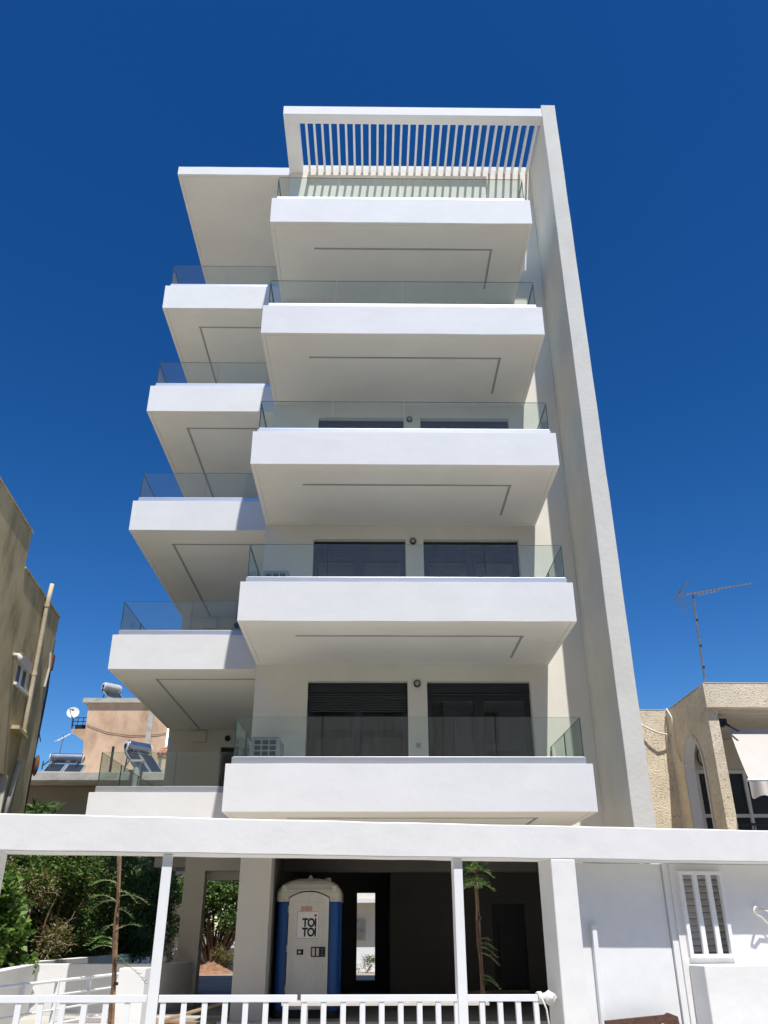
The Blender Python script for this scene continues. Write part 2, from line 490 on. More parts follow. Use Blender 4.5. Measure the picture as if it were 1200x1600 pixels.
def balcony_body(name, x0, x1, y0, y1, zb, zt, parent, sink=0.45):
    """closed slab with a fascia round it and a drip line sunk into the soffit"""
    bm = bmesh.new()
    v = [bm.verts.new(p) for p in ((x0, y0, zb), (x1, y0, zb), (x1, y1, zb), (x0, y1, zb), (x0, y0, zt), (x1, y0, zt), (x1, y1, zt), (x0, y1, zt))]
    bot = bm.faces.new((v[0], v[3], v[2], v[1]))
    top = bm.faces.new((v[4], v[5], v[6], v[7]))
    for a, b in ((0, 1), (1, 2), (2, 3), (3, 0)):
        bm.faces.new((v[a], v[b], v[b + 4], v[a + 4]))
    bmesh.ops.recalc_face_normals(bm, faces=bm.faces)
    for f in bm.faces: f.material_index = 0
    bot.material_index = 1
    bmesh.ops.inset_region(bm, faces=[bot], thickness=0.115, depth=0)
    bmesh.ops.inset_region(bm, faces=[bot], thickness=0.003, depth=-0.016)
    bmesh.ops.inset_region(bm, faces=[bot], thickness=0.012, depth=0)
    bmesh.ops.inset_region(bm, faces=[bot], thickness=0.003, depth=0.013)
    bmesh.ops.inset_region(bm, faces=[top], thickness=0.22, depth=0)
    bmesh.ops.inset_region(bm, faces=[top], thickness=0.002, depth=-sink)
    for f in bm.faces:
        if f.normal.z < -0.5 or (f.calc_center_median().z < zb + 0.05): f.material_index = 1
    off = OFF[parent]
    bmesh.ops.translate(bm, verts=bm.verts, vec=-off)
    me = bpy.data.meshes.new(name); bm.to_mesh(me); bm.free()
    me.materials.append(M['white']); me.materials.append(M['soffit'])
    o = link_mesh(name, me, parent, bevel=0.010)
    return wavy(o, (1, 0, 0), x0, x1, 0.4, 0.007, 1.3, zb)

def glass_panel(parent, a, b, z0, z1, th=0.02):
    """upright pane with dark green polished edges"""
    a = Vector((a[0], a[1], 0)); b = Vector((b[0], b[1], 0))
    d = (b - a).normalized(); n = Vector((-d.y, d.x, 0)) * th / 2
    a = a + d * 0.006; b = b - d * 0.006
    m = MB()
    P = [a - n, b - n, b + n, a + n]
    vs = [(p.x, p.y, z) for z in (z0, z1) for p in P]
    m.add(vs, [(0, 1, 5, 4), (2, 3, 7, 6)], 0)
    m.add(vs, [(1, 2, 6, 5), (3, 0, 4, 7), (4, 5, 6, 7), (0, 3, 2, 1)], 1)
    # keep the two sides of the pane as one sheet: back side dropped to avoid double tint
    m.f.pop(1); m.mi.pop(1)
    o = m.build('glass_panel', [M['rail_glass'], M['edge_glass']], parent)
    return o

def add_rail(bal, zt, runs, upst=0.125, h=0.66):
    for (ax, ay, bx, by, n) in runs:
        a = Vector((ax, ay, 0)); b = Vector((bx, by, 0)); d = (b - a).normalized()
        m = MB(); m.bar((ax, ay, zt + upst / 2), (bx, by, zt + upst / 2), 0.07, upst)
        m.build('base_channel', M['alu'], bal, bevel=0.004)
        for k in range(n):
            p = a + (b - a) * (k / n); q = a + (b - a) * ((k + 1) / n)
            glass_panel(bal, p, q, zt + upst - 0.02, zt + upst + h)

def channel(bal, pts, z, w=0.048):
    m = MB()
    for a, b in zip(pts[:-1], pts[1:]):
        m.bar((a[0], a[1], z - 0.002), (b[0], b[1], z - 0.002), w, 0.008)
    m.build('light_channel', M['channel'], bal)

for i in range(1, 6):
    zt = ZT(i); zb = zt - HF
    b = balcony_body('balcony', XL, XR, YF, YK - 0.002, zb, zt, apt)
    g = 0.105
    add_rail(b, zt, [(XL + g, YF + g, XR - g, YF + g, 4), (XL + g, YK - 0.02, XL + g, YF + g + 0.036, 2), (XR - g, YF + g + 0.036, XR - g, YK - 0.02, 2)])
    channel(b, [(-1.45, YF + 0.83), (2.80, YF + 0.83)], zb)
    channel(b, [(2.765, YF + 0.87), (2.765, YF + 2.18)], zb)

for i in range(1, 6):
    zt = ZT(i) - 0.031; zb = zt - HF
    b = balcony_body('balcony', XLL, XL - 0.002, YL, YKL - 0.002, zb, zt, apt)
    g = 0.105
    add_rail(b, zt, [(XLL + g, YL + g, XL - 0.01, YL + g, 2), (XLL + g, YKL - 0.02, XLL + g, YL + g + 0.036, 4)])
    channel(b, [(-4.72, YL + 0.77), (XL - 0.1, YL + 0.77)], zb)
    channel(b, [(-4.685, YL + 0.81), (-4.685, YKL - 0.2)], zb)

# facade wall of the main block
WIN = [(-1.338, 0.700), (1.094, 3.210)]
ops = []
for i in range(1, 5):
    zf = ZT(i) - 0.45; zh = 6.155 + 3.2005 * (i - 1)
    for a, c in WIN: ops.append((a, c, zf, zh))
ops.append((-1.93, 3.15, ZT(5) - 0.45, 20.72))
wall_y('facade_wall', M['cream'], apt, XL, XF0 - 0.003, ZT(1) - HF - 0.25, 21.10, YK, YK + 0.30, ops)
wall_y('wing_wall', M['cream'], apt, XLL, XL - 0.003, ZT(1) - HF - 0.25, 20.795, YKL, YKL + 0.3,
       [(-4.10, -2.75, ZT(i) - 0.48, 6.02 + 3.2005 * (i - 1)) for i in range(1, 6)])
box('side_wall', M['cream'], apt, XL, XL + 0.25, YK + 0.302, 24.4, 3.05, 20.79)
box('side_wall', M['cream'], apt, XLL, XLL + 0.25, YKL + 0.302, 24.4, 3.05, 20.79)
box('rear_wall', M['cream'], apt, XLL, XF0 - 0.003, 24.402, 24.65, 3.05, 21.0)
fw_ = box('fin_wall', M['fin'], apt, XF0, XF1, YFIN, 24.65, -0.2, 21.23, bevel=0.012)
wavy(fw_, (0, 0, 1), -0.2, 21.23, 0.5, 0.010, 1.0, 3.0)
for i in range(1, 6):
    z1 = ZT(i) - 0.452
    box('floor_slab', M['interior'], apt, XL + 0.252, XF0 - 0.003, YK + 0.303, 24.4, ZT(i) - HF, z1)
    box('floor_slab', M['interior'], apt, XLL + 0.252, XL - 0.003, YKL + 0.303, 24.4, ZT(i) - HF - 0.03, z1 - 0.03)
    box('partition', M['curtain'], apt, XL + 0.252, XF0 - 0.003, 20.4, 20.55, z1, z1 + 2.9)
    box('partition', M['curtain'], apt, 0.83, 0.97, YK + 0.305, 20.39, z1, z1 + 2.9)
box('roof_slab', M['white'], apt, XL + 0.255, XF0 - 0.003, YK + 0.305, 24.4, 20.80, 21.05)
rb = balcony_body('roof_slab', -5.62, XL - 0.003, 16.80, 24.65, 20.80, 21.10, apt, sink=0.05)

# pergola over the top terrace
pg = box('pergola_frame', M['white'], apt, -2.435, XF0 - 0.002, 14.81, 15.10, 20.79, 21.10, bevel=0.008)
box('frame_beam', M['white'], pg, -2.435, -2.05, 15.102, 16.795, 20.795, 21.095, bevel=0.008)
n = 30; sp = (XF0 + 2.05) / (n + 0.35)
sm = MB().box(-0.0275, 0.0275, 15.103, YK - 0.003, 20.815, 20.945).build('slat', M['white'], pg)
for k in range(n):
    s = sm if k == 0 else sm.copy()
    if k: COL.objects.link(s)
    s.location.x = -2.05 + sp * (k + 0.9)
    OFF[s] = OFF[pg]

# windows
def window(x0, x1, z0, z1, y, parent, drop, top_box=0.20):
    w = MB(); f = 0.06
    w.box(x0 + 0.004, x0 + f, y, y + 0.07, z0, z1 - top_box - 0.003); w.box(x1 - f, x1 - 0.004, y, y + 0.07, z0, z1 - top_box - 0.003)
    w.box(x0 + f, x1 - f, y, y + 0.07, z1 - top_box - 0.09, z1 - top_box - 0.003); w.box(x0 + f, x1 - f, y, y + 0.07, z0, z0 + 0.08)
    xm = (x0 + x1) / 2
    w.box(xm - 0.05, xm + 0.05, y - 0.012, y + 0.06, z0 + 0.08, z1 - top_box - 0.09)
    wo_ = w.build('window', M['anthracite'], parent, bevel=0.004)
    box('shutter_box', M['anthracite'], wo_, x0 + 0.004, x1 - 0.004, y - 0.05, y + 0.12, z1 - top_box, z1 - 0.004, bevel=0.004)
    for a, c, yy in ((x0 + f, xm - 0.05, y + 0.03), (xm + 0.05, x1 - f, y + 0.045)):
        s = MB()
        s.box(a, a + 0.055, yy - 0.02, yy + 0.02, z0 + 0.08, z1 - top_box - 0.09); s.box(c - 0.055, c, yy - 0.02, yy + 0.02, z0 + 0.08, z1 - top_box - 0.09)
        s.box(a + 0.055, c - 0.055, yy - 0.02, yy + 0.02, z1 - top_box - 0.15, z1 - top_box - 0.09); s.box(a + 0.055, c - 0.055, yy - 0.02, yy + 0.02, z0 + 0.08, z0 + 0.16)
        s.build('sash', M['anthracite'], wo_)
        MB().quad((a + 0.05, yy, z0 + 0.15), (c - 0.05, yy, z0 + 0.15), (c - 0.05, yy, z1 - top_box - 0.14), (a + 0.05, yy, z1 - top_box - 0.14)).build('pane', M['window_glass'], wo_)
    if drop > 0:
        s = MB(); k = int(drop / 0.05)
        for q in range(k):
            zz = z1 - top_box - 0.05 * q
            s.add([(x0 + 0.03, y - 0.03, zz - 0.004), (x1 - 0.03, y - 0.03, zz - 0.004), (x1 - 0.03, y - 0.042, zz - 0.025), (x0 + 0.03, y - 0.042, zz - 0.025),
                   (x1 - 0.03, y - 0.03, zz - 0.046), (x0 + 0.03, y - 0.03, zz - 0.046)], [(0, 1, 2, 3), (3, 2, 4, 5)])
        tag(s.build('roller_shutter', M['anthracite'], wo_), kind='stuff')
    return wo_
drops = {(1, 0): 0.42, (1, 1): 0.06, (2, 0): 0.30, (2, 1): 0.30, (3, 0): 0.1, (3, 1): 0.3, (4, 0): 0.2, (4, 1): 0.1}
for i in range(1, 5):
    for k, (a, c) in enumerate(WIN):
        window(a, c, ZT(i) - 0.45, 6.155 + 3.2005 * (i - 1), YK + 0.19, apt, drops[(i, k)])
    # round bulkhead lamp between the two windows and a socket plate
    z = 6.10 + 3.2005 * (i - 1); lx = 0.895 - 0.03 * (i - 1)
    m = MB(); m.tube([(lx, YK + 0.0, z), (lx, YK - 0.05, z)], [0.075, 0.07], 20)
    l = m.build('wall_lamp', M['black'], apt)
    MB().tube([(lx, YK - 0.05, z), (lx, YK - 0.065, z)], [0.05, 0.035], 16).build('lens', M['channel'], l)
    m = MB(); m.box(lx - 0.05, lx + 0.05, YK - 0.012, YK, z - 1.28, z - 1.18)
    pl = m.build('socket_plate', M['louvre'], apt, bevel=0.004)
    box('socket', M['channel'], pl, lx - 0.022, lx + 0.022, YK - 0.016, YK - 0.012, z - 1.252, z - 1.208)
# top floor: recess with closed pale shutter
box('shutter_panel', M['cream'], apt, -1.93 + 0.004, 3.15 - 0.004, YK + 0.12, YK + 0.18, ZT(5) - 0.45, 20.715)
box('recess_head', M['cream'], apt, -1.93 - 0.1, 3.15 + 0.1, YK + 0.302, YK + 0.43, 20.722, 20.79)
# wing doors, lamps and flue boxes
for i in range(1, 6):
    dz = 3.2005 * (i - 1)
    window(-4.10, -2.75, ZT(i) - 0.48, 6.02 + dz, YKL + 0.19, apt, 0.0)
    m = MB(); m.tube([(-3.93, YKL, 6.24 + dz), (-3.93, YKL - 0.05, 6.24 + dz)], 0.075, 18)
    m.build('wall_lamp', M['black'], apt)
    f = box('meter_box', M['cream'], apt, -4.90, -4.50, YKL - 0.10, YKL - 0.002, 6.13 + dz, 6.44 + dz, bevel=0.008)
    box('lid', M['cream'], f, -4.88, -4.52, YKL - 0.108, YKL - 0.10, 6.15 + dz, 6.42 + dz)

# ground floor: piers, beams and walls under the block
col = lambda *a: box('column', M['pier'], apt, *a, bevel=0.012)
Z0, Z1 = 0.20, ZT(1) - HF - 0.002
col(-2.453, -1.870, 16.70, 17.22, Z0, Z1)
col(3.55, 4.10, 16.75, 17.25, Z0, Z1)
wall_y('ground_wall', M['pier'], apt, -4.15, -2.0, Z0, Z1 - 0.03, 20.0, 20.35, [(-3.70, -2.40, Z0, 2.79)])
box('lintel', M['pier'], apt, -3.695, -2.40, 20.37, 20.7, 2.62, Z1 - 0.04)
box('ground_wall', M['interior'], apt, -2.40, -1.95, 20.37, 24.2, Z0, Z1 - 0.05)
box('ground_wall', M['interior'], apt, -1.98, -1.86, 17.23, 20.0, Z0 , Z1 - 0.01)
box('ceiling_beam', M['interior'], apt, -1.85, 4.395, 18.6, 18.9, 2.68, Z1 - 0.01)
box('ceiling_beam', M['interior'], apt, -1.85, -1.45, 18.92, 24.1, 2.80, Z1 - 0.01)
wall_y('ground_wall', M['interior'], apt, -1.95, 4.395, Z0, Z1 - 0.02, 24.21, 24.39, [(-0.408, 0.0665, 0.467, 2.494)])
wall_y('ground_wall', M['interior'], apt, 0.42, 4.39, Z0, Z1 - 0.02, 21.5, 21.75, [(2.79, 3.56, Z0, 2.16)])
d = box('entrance_door', M['anthracite'], apt, 2.795, 3.555, 21.60, 21.66, Z0 + 0.01, 2.155)
MB().tube([(2.93, 21.56, 0.75), (2.93, 21.56, 1.75)], 0.018, 8).build('pull_handle', M['black'], d)
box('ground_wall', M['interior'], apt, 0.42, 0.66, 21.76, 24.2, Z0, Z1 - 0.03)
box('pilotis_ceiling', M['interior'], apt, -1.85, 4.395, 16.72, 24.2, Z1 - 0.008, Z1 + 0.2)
box('pilotis_ceiling', M['pier'], apt, XLL, -1.87, 22.845, 24.3, Z1 - 0.10, Z1 + 0.05)

# air conditioners on the balconies
def air_conditioner(x, y, z, label):
    t = thing('air_conditioner', (x, y, z), label, 'air conditioner', 'outdoor units on the balconies')
    b = box('casing', M['acgrey'], t, x, x + 0.52, y, y + 0.82, z, z + 0.60, bevel=0.012)
    g = MB()
    for k in range(6): g.box(x + 0.04, x + 0.48, y - 0.014, y - 0.003, z + 0.04 + k * 0.1, z + 0.062 + k * 0.1)
    for k in range(4): g.box(x + 0.04 + k * 0.139, x + 0.063 + k * 0.139, y - 0.012, y - 0.003, z + 0.04, z + 0.56)
    g.build('grille', M['acgrey'], t)
    box('coil', M['coil'], t, x + 0.045, x + 0.475, y - 0.003, y - 0.001, z + 0.045, z + 0.555)
    for q in (0.08, 0.42): box('foot', M['black'], t, x + q, x + q + 0.06, y + 0.1, y + 0.7, z - 0.05, z)
air_conditioner(-2.24, 15.55, ZT(1) + 0.15, 'grey air conditioner behind glass at left of lowest central balcony')
air_conditioner(-2.24, 15.55, ZT(2) + 0.26, 'grey air conditioner behind glass on central balcony second from bottom')

# ================================================================== STREET FENCE
fen = thing('boundary_fence', FP + FD * 4, 'long white plastered beam on columns with metal railings along the street', 'fence')
bmo = box('beam', M['trowel'], fen, -3.0, 13.0, 0.0, 0.45, 2.348, 2.722, bevel=0.014, fn=fence)
wavy(bmo, FD, FP.dot(FD) - 3.0, FP.dot(FD) + 13.0, 0.22, 0.008, 1.8)
for s0, s1 in ((-0.32, 0.045), (6.15, 6.455)):
    box('column', M['trowel'], fen, s0, s1, 0.003, 0.425, 0.12, 2.352, bevel=0.012, fn=fence)
for s0 in (1.700, 4.973):
    box('post', M['whitemetal'], fen, s0, s0 + 0.105, 0.06, 0.165, 0.12, 2.344, bevel=0.004, fn=fence)
rz = lambda s: 1.038 - 0.0125 * s
def rail_section(s0, s1, first):
    a = fence(s0, 0.11, rz(s0) - 0.033); b = fence(s1, 0.11, rz(s1) - 0.033)
    r = MB().bar(a, b, 0.05, 0.066).build('top_rail', M['whitemetal'], fen, bevel=0.004)
    MB().bar((a[0], a[1], 0.28), (b[0], b[1], 0.28), 0.05, 0.06).build('bottom_rail', M['whitemetal'], fen, bevel=0.004)
    s = first
    while s < s1:
        MB(fence).box(s - 0.028, s + 0.028, 0.092, 0.128, 0.25, rz(s) - 0.034).build('baluster', M['whitemetal'], fen)
        s += 0.208
rail_section(0.06, 1.695, 0.26)
rail_section(1.81, 3.225, 1.86)
rail_section(3.262, 4.968, 3.30)
rail_section(5.083, 5.98, 5.25)
# rope round the free end of the rail
rp = thing('rope', fence(5.98, 0.11, 0.9), 'white rope and cloth knotted round the railing end beside the white column', 'rope')
m = MB(); pts = []
for k in range(49):
    a = k / 48 * 2 * math.pi * 3
    pts.append(fence(5.90 + 0.05 * k / 48, 0.11 + 0.045 * math.cos(a), rz(5.9) - 0.033 + 0.052 * math.sin(a)))
m.tube(pts, 0.011, 6)
m.tube([fence(5.92, 0.06, 0.95), fence(5.97, 0.05, 0.83), fence(6.0, 0.06, 0.60), fence(5.98, 0.07, 0.25)], 0.010, 6)
m.build('coil', M['rope'], rp, smooth=True)
bm = bmesh.new(); bmesh.ops.create_icosphere(bm, subdivisions=3, radius=1)
rnd = random.Random(4)
for v in bm.verts:
    q = v.co.copy(); k = 1 + 0.18 * math.sin(q.x * 7 + 1) * math.cos(q.z * 6) + 0.10 * math.sin(q.y * 11)
    p = fence(6.03 + q.x * 0.085 * k, 0.11 + q.y * 0.06 * k, rz(6.0) - 0.035 + q.z * 0.065 * k)
    v.co = Vector(p) - OFF[rp]
me = bpy.data.meshes.new('knotted_cloth'); bm.to_mesh(me); bm.free(); me.materials.append(M['dish'])
link_mesh('knotted_cloth', me, rp, smooth=True)

# pedestrian gate
gt = thing('entrance_gate', fence(7.1, 0.41, 0.16), 'tall plain white metal gate half shaded under the beam', 'gate')
pn = box('panel', M['whitemetal'], gt, 6.535, 7.775, 0.41, 0.46, 0.18, 2.34, bevel=0.004, fn=fence)
box('handle_bar', M['whitemetal'], gt, 6.735, 6.795, 0.33, 0.39, 0.30, 1.66, bevel=0.006, fn=fence)
for z in (0.5, 1.5): box('handle_bracket', M['whitemetal'], gt, 6.75, 6.78, 0.39, 0.41, z, z + 0.04, fn=fence)
box('jamb', M['whitemetal'], gt, 6.457, 6.528, 0.40, 0.45, 0.16, 2.342, fn=fence)
box('jamb', M['whitemetal'], gt, 7.785, 7.86, 0.375, 0.45, 0.16, 2.342, fn=fence)
lk = box('strike_plate', M['alu'], gt, 6.458, 6.52, 0.30, 0.397, 1.36, 1.745, bevel=0.004, fn=fence)
MB(fence).tube([(6.50, 0.398, 1.0), (6.50, 0.37, 1.0), (6.50, 0.37, 0.95)], 0.008, 6).build('keyhole_lever', M['channel'], gt)
# wall right of the gate with barred window
wr = thing('street_wall', fence(9, 0.35, 0.12), 'white street wall with ledge and barred opening right of the gate', 'wall')
wall_y('wall', M['trowel'], wr, 7.862, 13.0, 0.12, 2.343, 0.35, 0.449, [(7.95, 8.555, 1.298, 2.258)], fn=fence)
box('ledge', M['trowel'], wr, 7.93, 13.0, 0.002, 0.348, 0.12, 1.235, bevel=0.015, fn=fence)
fr = MB(fence)
fr.box(7.95, 8.0, 0.30, 0.36, 1.298, 2.258); fr.box(8.505, 8.555, 0.30, 0.36, 1.298, 2.258); fr.box(8.0, 8.505, 0.30, 0.36, 1.298, 1.34); fr.box(8.0, 8.505, 0.30, 0.36, 2.216, 2.258)
frm = fr.build('window_frame', M['whitemetal'], wr, bevel=0.004)
for s in (8.14, 8.33): box('bar', M['whitemetal'], frm, s, s + 0.062, 0.31, 0.35, 1.34, 2.216, bevel=0.003, fn=fence)
M['louvre_white'] = mat('louvre_white', (0.70, 0.67, 0.63), 0.6, 0.05, 5)
lv = thing('louvred_cabinet', fence(8.25, 0.6, 0.16), 'grey cabinet with horizontal louvres behind the barred opening', 'cabinet')
box('back', M['channel'], lv, 7.75, 8.9, 0.66, 0.76, 0.16, 2.6, fn=fence)
for k in range(20):
    z = 1.05 + k * 0.075
    q = MB(fence); q.add([(7.76, 0.655, z + 0.072), (8.89, 0.655, z + 0.072), (8.89, 0.61, z + 0.010), (7.76, 0.61, z + 0.010), (8.89, 0.655, z + 0.004), (7.76, 0.655, z + 0.004)], [(0, 1, 2, 3), (3, 2, 4, 5)])
    q.build('louvre', M['louvre_white'], lv)
cb = MB(fence)
cb.tube([(8.95, 0.346, 1.80), (8.93, 0.25, 1.86), (8.86, 0.2, 1.85), (8.82, 0.19, 1.80), (8.87, 0.2, 1.76), (8.95, 0.24, 1.74), (9.05, 0.27, 1.66), (9.15, 0.3, 1.62)], 0.012, 6)
cb.tube([(8.95, 0.346, 1.80), (8.98, 0.26, 1.83), (9.05, 0.22, 1.80), (9.2, 0.25, 1.72)], 0.010, 6)
tag(cb.build('cable', M['whitecable'], smooth=True), 'white cable ends sticking out of the street wall at right', 'cable')
bd = MB(fence)
bd.add([(6.72, 0.05, 0.12), (7.62, 0.05, 0.12), (7.62, 0.20, 0.715), (7.50, 0.20, 0.755), (7.46, 0.20, 0.735), (6.72, 0.20, 0.69),
        (6.72, 0.09, 0.12), (7.62, 0.09, 0.12), (7.62, 0.24, 0.715), (7.50, 0.24, 0.755), (7.46, 0.24, 0.735), (6.72, 0.24, 0.69)],
       [(0, 1, 2, 3, 4, 5), (11, 10, 9, 8, 7, 6), (0, 6, 7, 1), (1, 7, 8, 2), (2, 8, 9, 3), (3, 9, 10, 4), (4, 10, 11, 5), (5, 11, 6, 0)])
tag(bd.build('old_board', M['rustwood'], bevel=0.006), 'dark brown board with peeling paint leaning before the white gate', 'board')

# ================================================================== PORTABLE TOILET
tx0, tx1, ty0, ty1, tz = -1.80, -0.60, 17.30, 18.40, 0.20
tcx = (tx0 + tx1) / 2
pt = thing('portable_toilet', (tcx, 17.85, tz), 'portable toilet with off white door and blue sides under the building', 'toilet')
def rounded(x0, x1, y0, y1, r, n=5):
    P = []
    for cx, cy, a0 in ((x1 - r, y0 + r, -90), (x1 - r, y1 - r, 0), (x0 + r, y1 - r, 90), (x0 + r, y0 + r, 180)):
        for k in range(n + 1):
            a = math.radians(a0 + 90 * k / n); P.append((cx + r * math.cos(a), cy + r * math.sin(a)))
    return P
def loft(m, rings):
    n = len(rings[0]); vs = [p for r in rings for p in r]
    fs = []
    for i in range(len(rings) - 1):
        for k in range(n): fs.append((i * n + k, i * n + (k + 1) % n, (i + 1) * n + (k + 1) % n, (i + 1) * n + k))
    fs.append(tuple(range(n))[::-1]); fs.append(tuple((len(rings) - 1) * n + k for k in range(n)))
    m.add(vs, fs)
m = MB(); P = rounded(tx0 + 0.02, tx1 - 0.02, ty0 + 0.05, ty1, 0.11)
loft(m, [[(x, y, tz + 0.12) for x, y in P], [(x, y, 2.12) for x, y in P]])
m.build('cabin', M['bluepl'], pt)
m = MB(); P = rounded(tx0, tx1, ty0, ty1 + 0.03, 0.10)
loft(m, [[(x, y, tz) for x, y in P], [(x, y, tz + 0.12) for x, y in P]])
m.build('skid_base', M['black'], pt)
# white cap round the top and vaulted roof
m = MB(); rings = []
prof = [(0.0, 2.09), (0.0, 2.24), (0.03, 2.31), (0.09, 2.385), (0.20, 2.445), (0.34, 2.485), (0.52, 2.505)]
for ins, z in prof:
    P = rounded(tx0 - 0.015 + ins, tx1 + 0.015 - ins, ty0 - 0.005 + ins * 0.55, ty1 + 0.03 - ins * 0.55, max(0.12 - ins * 0.1, 0.05))
    rings.append([(x, y, z) for x, y in P])
loft(m, rings)
rf = m.build('roof', M['dome'], pt, bevel=0.006)
for k in range(7):
    x = tcx - 0.15 + k * 0.05
    MB().tube([(x, ty0 + 0.05, 2.33), (x, ty0 + 0.12, 2.43), (x, ty0 + 0.24, 2.485), (x, ty0 + 0.5, 2.51)], 0.010, 6).build('rib', M['dome'], rf)
m = MB(); m.add([(tcx - 0.06, ty0 + 0.28, 2.47), (tcx + 0.06, ty0 + 0.28, 2.47), (tcx + 0.02, ty0 + 0.28, 2.555), (tcx - 0.02, ty0 + 0.28, 2.555),
                 (tcx - 0.06, ty0 + 0.34, 2.47), (tcx + 0.06, ty0 + 0.34, 2.47), (tcx + 0.02, ty0 + 0.34, 2.555), (tcx - 0.02, ty0 + 0.34, 2.555)],
                [(0, 1, 2, 3), (7, 6, 5, 4), (0, 4, 5, 1), (1, 5, 6, 2), (2, 6, 7, 3), (3, 7, 4, 0)])
m.build('lifting_lug', M['dome'], rf)
for sx in (-1, 1):
    m = MB(); x = tcx + sx * 0.47; m.box(x - 0.05, x + 0.05, ty0 - 0.012, ty0 + 0.2, 2.255, 2.37); m.build('bracket', M['dome'], rf, bevel=0.015)
    MB().tube([(x, ty0 - 0.008, 2.13), (x, ty0 - 0.018, 2.13)], 0.014, 10).build('rivet', M['channel'], rf)
for k in range(6):
    for x in (tx0 + 0.018, tx1 - 0.018):
        MB().tube([(x, ty0 + 0.22 + k * 0.15, tz + 0.2), (x, ty0 + 0.22 + k * 0.15, 2.05)], 0.014, 6).build('side_rib', M['bluepl'], pt)
m = MB(); m.tube([(tcx + 0.33, ty0 + 0.45, 2.42), (tcx + 0.33, ty0 + 0.45, 2.52)], [0.07, 0.055], 12); m.build('vent_cap', M['dome'], rf)
m = MB(); m.box(tx0 + 0.14, tx1 - 0.14, ty0 - 0.03, ty0 + 0.02, 2.275, 2.30); m.build('rain_lip', M['dome'], rf, bevel=0.008)
# arched door surround and door
def arch(x0, x1, zs, zt, n=10):
    pts = [(x0, zs)]
    for k in range(n + 1):
        u = k / n; pts.append((x1 + (x0 - x1) * u, zs + (zt - zs) * math.sin(math.pi * u) ** 0.8)) if 0 < k < n else None
    return pts
def arched_panel(name, m_, x0, x1, z0, zs, zt, y0, y1, parent, n=12, bevel=0.006):
    top = [(x0 + (x1 - x0) * k / n, zs + (zt - zs) * (1 - (2 * k / n - 1) ** 2)) for k in range(n + 1)]
    P = [(x0, z0)] + top + [(x1, z0)]
    mm = MB(); N = len(P)
    mm.add([(x, y0, z) for x, z in P] + [(x, y1, z) for x, z in P], [tuple(range(N))[::-1], tuple(range(N, 2 * N))] + [(k, (k + 1) % N, (k + 1) % N + N, k + N) for k in range(N)])
    return mm.build(name, m_, parent, bevel=bevel)
arched_panel('door_surround', M['black'], -1.575, -0.805, tz + 0.13, 2.165, 2.275, ty0 - 0.014, ty0 + 0.02, pt)
dr = arched_panel('door', M['offwhite'], -1.565, -0.815, tz + 0.14, 2.15, 2.255, ty0 - 0.045, ty0 - 0.016, pt)
yd = ty0 - 0.045
def slab(name, m_, x0, x1, z0, z1, d=0.006, par=None, bevel=0.0):
    return box(name, m_, par or dr, x0, x1, yd - d, yd, z0, z1, bevel=bevel)
slab('door_panel', M['offwhite'], -1.47, -0.91, 1.44, 2.08, 0.008, bevel=0.004)
slab('door_panel', M['offwhite'], -1.47, -0.91, tz + 0.25, 1.22, 0.008, bevel=0.004)
for z in (0.6, 1.25, 1.9): MB().tube([(-1.575, ty0 - 0.04, z), (-1.575, ty0 - 0.04, z + 0.12)], 0.012, 8).build('hinge', M['channel'], dr)
slab('notice', M['pink'], -1.335, -1.125, 1.93, 2.01, 0.011)
sgx0, sgx1, sgz0, sgz1 = -1.395, -1.005, 1.475, 1.915
slab('sign_border', M['ink'], sgx0 - 0.004, sgx1 + 0.004, sgz0 - 0.004, sgz1 + 0.004, 0.010)
sgn = slab('sign', M['sign'], sgx0, sgx1, sgz0, sgz1, 0.012)
def letters(txt, x, z, size, m_, parent, sy=1.0):
    cu = bpy.data.curves.new('t', 'FONT'); cu.body = txt; cu.size = size; cu.extrude = 0.0015; cu.offset = size * 0.042; cu.space_character = 0.92
    to = bpy.data.objects.new('t', cu); COL.objects.link(to)
    dg = bpy.context.evaluated_depsgraph_get()
    me = bpy.data.meshes.new_from_object(to.evaluated_get(dg))
    bpy.data.objects.remove(to, do_unlink=True)
    off = OFF[parent]
    xs = [v.co.x for v in me.vertices]; fit = 0.262 / (max(xs) - min(xs)); x -= min(xs) * fit
    for v in me.vertices:
        a, b, c = v.co
        v.co = Vector((x + a * fit, yd - 0.0145 - c, z + b * sy)) - off
    me.materials.clear(); me.materials.append(m_)
    return link_mesh('lettering', me, parent)
letters('TOI', -1.305, 1.668, 0.195, M['ink'], sgn)
letters('TOI', -1.305, 1.510, 0.195, M['ink'], sgn)
m = MB(); hp = []
for k in range(24):
    t = 2 * math.pi * k / 24
    hp.append((-1.062 + 0.0021 * 16 * math.sin(t) ** 3 * 0.85, yd - 0.015, 1.852 + 0.0021 * (13 * math.cos(t) - 5 * math.cos(2 * t) - 2 * math.cos(3 * t) - math.cos(4 * t)) * 0.85))
m.quad(*hp); m.build('heart', M['red'], sgn)
slab('lock_plate', M['offwhite'], -1.50, -1.14, 1.17, 1.335, 0.010, bevel=0.003)
slab('lock_indicator', M['ink'], -1.385, -1.265, 1.205, 1.295, 0.014)
MB().tube([(-1.335, yd - 0.014, 1.25), (-1.335, yd - 0.022, 1.25)], 0.022, 14).build('lock_knob', M['offwhite'], dr)
hb = slab('handle_plate', M['ink'], -1.125, -0.865, 1.17, 1.335, 0.012)
for x in (-1.105, -1.03): slab('handle_grip', M['louvre'], x, x + 0.05, 1.19, 1.315, 0.020, hb, 0.003)
